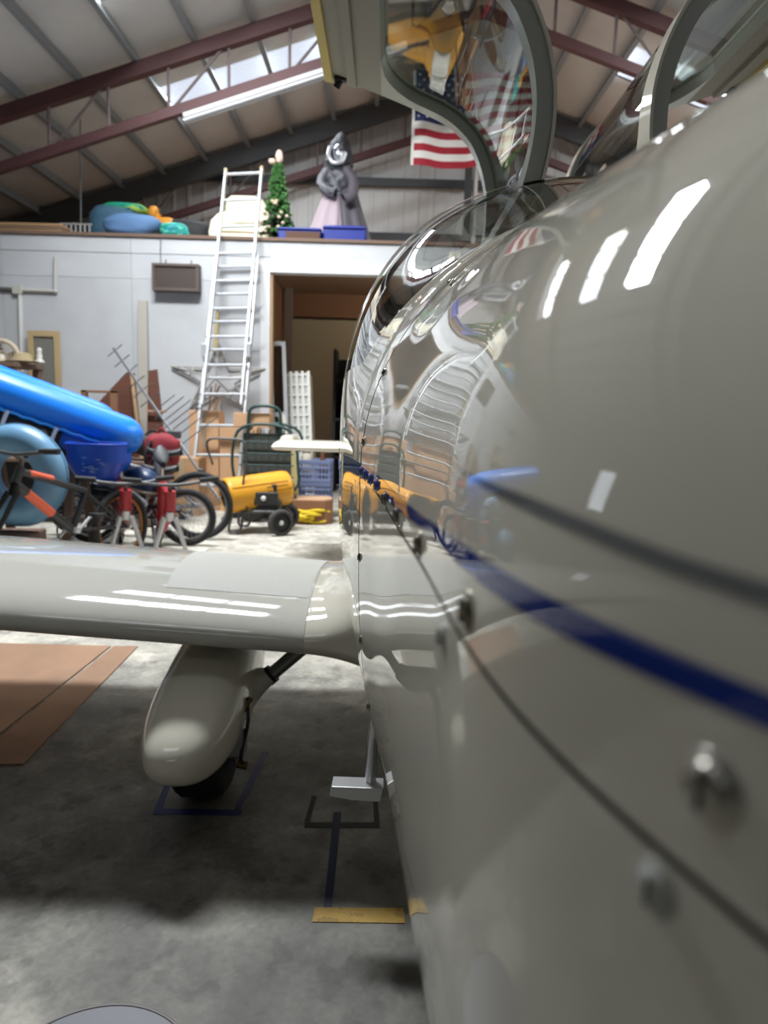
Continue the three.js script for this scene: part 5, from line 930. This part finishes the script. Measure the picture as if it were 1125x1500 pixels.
{ // helmets, bag, box in the heap
  const helmet = (label, x, y, d, m, m2, turn) => { const c = at(x, y, d), t = thing('cycle_helmet', label, 'helmet', [c.x, c.y, -d]); t.rotation.set(0.2, turn, -0.25); mk('shell', new THREE.SphereGeometry(0.13, 28, 14, 0, 6.284, 0, 1.65).scale(1.25, 0.95, 0.9).translate(0, 0.02, 0), m, t); mk('helmet_rim', new THREE.TorusGeometry(0.125, 0.014, 8, 36).rotateX(Math.PI / 2).scale(1.25, 1, 0.9).translate(0, 0.012, 0), m2, t); for (let k = -1; k <= 1; k++) mk('helmet_vent', box(0.13, 0.012, 0.022, 0.02, 0.125, k * 0.055, 0.005).rotateX(k * 0.45), blackm, t); return t; };
  helmet('black cycle helmet with pale dots in the heap beneath the blue tub', 143, 728, 5.25, std(C(0.012, 0.016, 0.025), 0.3), blackm, 0.4);
  helmet('navy and cream cycle helmet hung between the two red bicycles', 208, 712, 5.2, std(C(0.015, 0.04, 0.11), 0.3), std(C(0.45, 0.42, 0.36), 0.5), -0.3);
  const b = at(238, 700, 5.75), t = thing('red_backpack', 'dark red backpack slumped behind the bicycle saddle', 'backpack', [b.x, b.y, -5.75]); const rm = std(C(0.22, 0.012, 0.02), 0.75); mk('bag_body', blob(0.27, 0.36, 0.2, 2.6, 0.15, 41), rm, t); mk('bag_pocket', blob(0.2, 0.18, 0.08, 2.6, 0.1, 42).translate(0, 0.02, 0.09), rm, t); mk('bag_strap', tube([[-0.06, 0.3, 0.09], [-0.09, 0.2, 0.13], [-0.08, 0.05, 0.12]], 0.014, 16, 8), blackm, t); mk('top_handle', tube([[-0.04, 0.35, 0], [0, 0.40, 0], [0.04, 0.35, 0]], 0.01, 12, 8), rm, t);
  const w = thing('storage_rack', 'low dark rack behind the bicycles that carries the heap of bags', 'rack', [-2.85, 0, -6.20]); 
  mk('rack_shelf', box(1.7, 0.03, 0.5, 0, 0.56, -0.15, 0.004), M.darkwood, w); for (const [a, c] of [[-0.8, 0.05], [0.8, 0.05], [-0.8, -0.35], [0.8, -0.35]]) mk('leg', box(0.05, 0.56, 0.05, a, 0.28, c, 0.004), M.darkwood, w); mk('rack_panel', box(1.68, 0.5, 0.012, 0, 0.28, -0.38, 0), blackm, w);
  carton('brown taped carton at the far left behind the wing edge', -2.40, 0, -4.38, 0.44, 0.24, 0.32, std(C(0.16, 0.10, 0.075), 0.85), 0.1);
}
{ const heap = [[-2.86, 0.58, 'dark quilted bag', C(0.02, 0.02, 0.025), 0.4, 0.22], [-2.42, 0.58, 'black nylon bag', C(0.014, 0.014, 0.016), 0.45, 0.26], [-1.98, 0.58, 'charcoal holdall', C(0.03, 0.028, 0.03), 0.42, 0.24]]; heap.forEach(([x, y, n, c, w, h], k) => { const t = thing('soft_bag', `${n} on the low rack under the kayak, ${['at its left end', 'in the middle', 'at its right end'][k]}`, 'bag', [x - 0.05, y, -6.34]); mk('bag_body', blob(w, h, 0.34, 2.6, 0.18, 50 + k), std(c, 0.7), t); mk('bag_handle', tube([[-0.1, h * 0.85, 0.1], [0, h * 1.1, 0.12], [0.1, h * 0.85, 0.1]], 0.01, 14, 6), blackm, t); }); }

// ---------------------------------------------------------------- flat on the floor
function sheet(name, label, cat, pts, h, mat, group) { // a thin sheet whose outline is given on the floor
  const q = pts.map(([x, y]) => onFloor(x, y)), cx = q.reduce((s, p) => s + p.x, 0) / q.length, cz = q.reduce((s, p) => s + p.z, 0) / q.length, t = thing(name, label, cat, [cx, 0.0006, cz], group);
  mk('sheet', prism(q.map((p) => [p.x - cx, -(p.z - cz)]), h, 0).rotateX(-Math.PI / 2).translate(0, h / 2, 0), mat, t);
  return t;
}
const cardFlat = std(C(0.50, 0.30, 0.19), 0.8, { map: dataTex(256, (u, v) => { const g = 0.86 + 0.2 * (nE(u, v) - 0.5) + 0.06 * (nC(u, v) - 0.5); return [g, g * 0.99, g * 0.97]; }) });
sheet('cardboard_sheet', 'wide flat cardboard sheet on the floor under the wing at far left', 'cardboard', [[-260, 1080], [-2, 1078], [162, 948], [-160, 940]], 0.006, cardFlat);
sheet('cardboard_sheet', 'long narrow flat cardboard strip beside the wider cardboard sheet', 'cardboard', [[-200, 1124], [34, 1121], [202, 948], [167, 948], [2, 1080], [-200, 1084]], 0.005, cardFlat);
const tape = (m) => std(m, 0.55), blueTape = tape(C(0.012, 0.022, 0.13)), yellowTape = std(C(0.62, 0.36, 0.02), 0.6, { map: dataTex(128, (u, v) => { const g = 0.8 + 0.3 * (nC(u, v) - 0.5) - (nC(u, v) > 0.63 ? 0.2 : 0); return [g, g, g]; }, true, 3, 3) });
sheet('floor_tape', 'blue tape strip on the floor in front of the wheel', 'floor tape', [[223, 1193], [352, 1195], [356, 1187], [228, 1185]], 0.0008, blueTape);
sheet('floor_tape', 'blue tape strip on the floor right of the wheel', 'floor tape', [[343, 1186], [353, 1186], [394, 1102], [384, 1102]], 0.0008, blueTape);
sheet('floor_tape', 'short blue tape strip on the floor left of the wheel', 'floor tape', [[226, 1186], [236, 1186], [262, 1120], [253, 1120]], 0.0008, blueTape);
sheet('floor_tape', 'faded dark blue tape line leading to the yellow tape', 'floor tape', [[473, 1338], [485, 1340], [500, 1190], [489, 1190]], 0.0007, std(C(0.012, 0.02, 0.05), 0.6));
sheet('floor_tape', 'worn yellow tape strip on the floor below the cowling', 'floor tape', [[457, 1351], [593, 1353], [591, 1331], [461, 1330]], 0.001, yellowTape);
const faded = std(C(0.05, 0.045, 0.04), 0.8);
[['near', [[446, 1213], [556, 1213], [556, 1205], [446, 1205]]], ['left', [[446, 1204], [454, 1204], [464, 1166], [457, 1166]]], ['right', [[548, 1204], [556, 1204], [553, 1166], [546, 1166]]]].forEach(([w, p]) => sheet('tape_residue', `faded dark tape mark on the floor below the step, ${w} side of its square`, 'tape mark', p, 0.0006, faded));
{ const c = onFloor(178, 1500), t = thing('floor_mat', 'dark grey round mat at the very bottom edge of the floor', 'mat', [c.x - 0.01, 0.0006, c.z + 0.135]); mk('mat_disc', lathe([[0, 0], [0.165, 0], [0.17, 0.004], [0.162, 0.008], [0, 0.008]], 48), std(C(0.10, 0.10, 0.125), 0.5), t); mk('mat_edge', new THREE.TorusGeometry(0.166, 0.004, 8, 64).rotateX(Math.PI / 2).translate(0, 0.005, 0), std(C(0.16, 0.14, 0.14), 0.5), t); }
renderer.render(scene, camera);
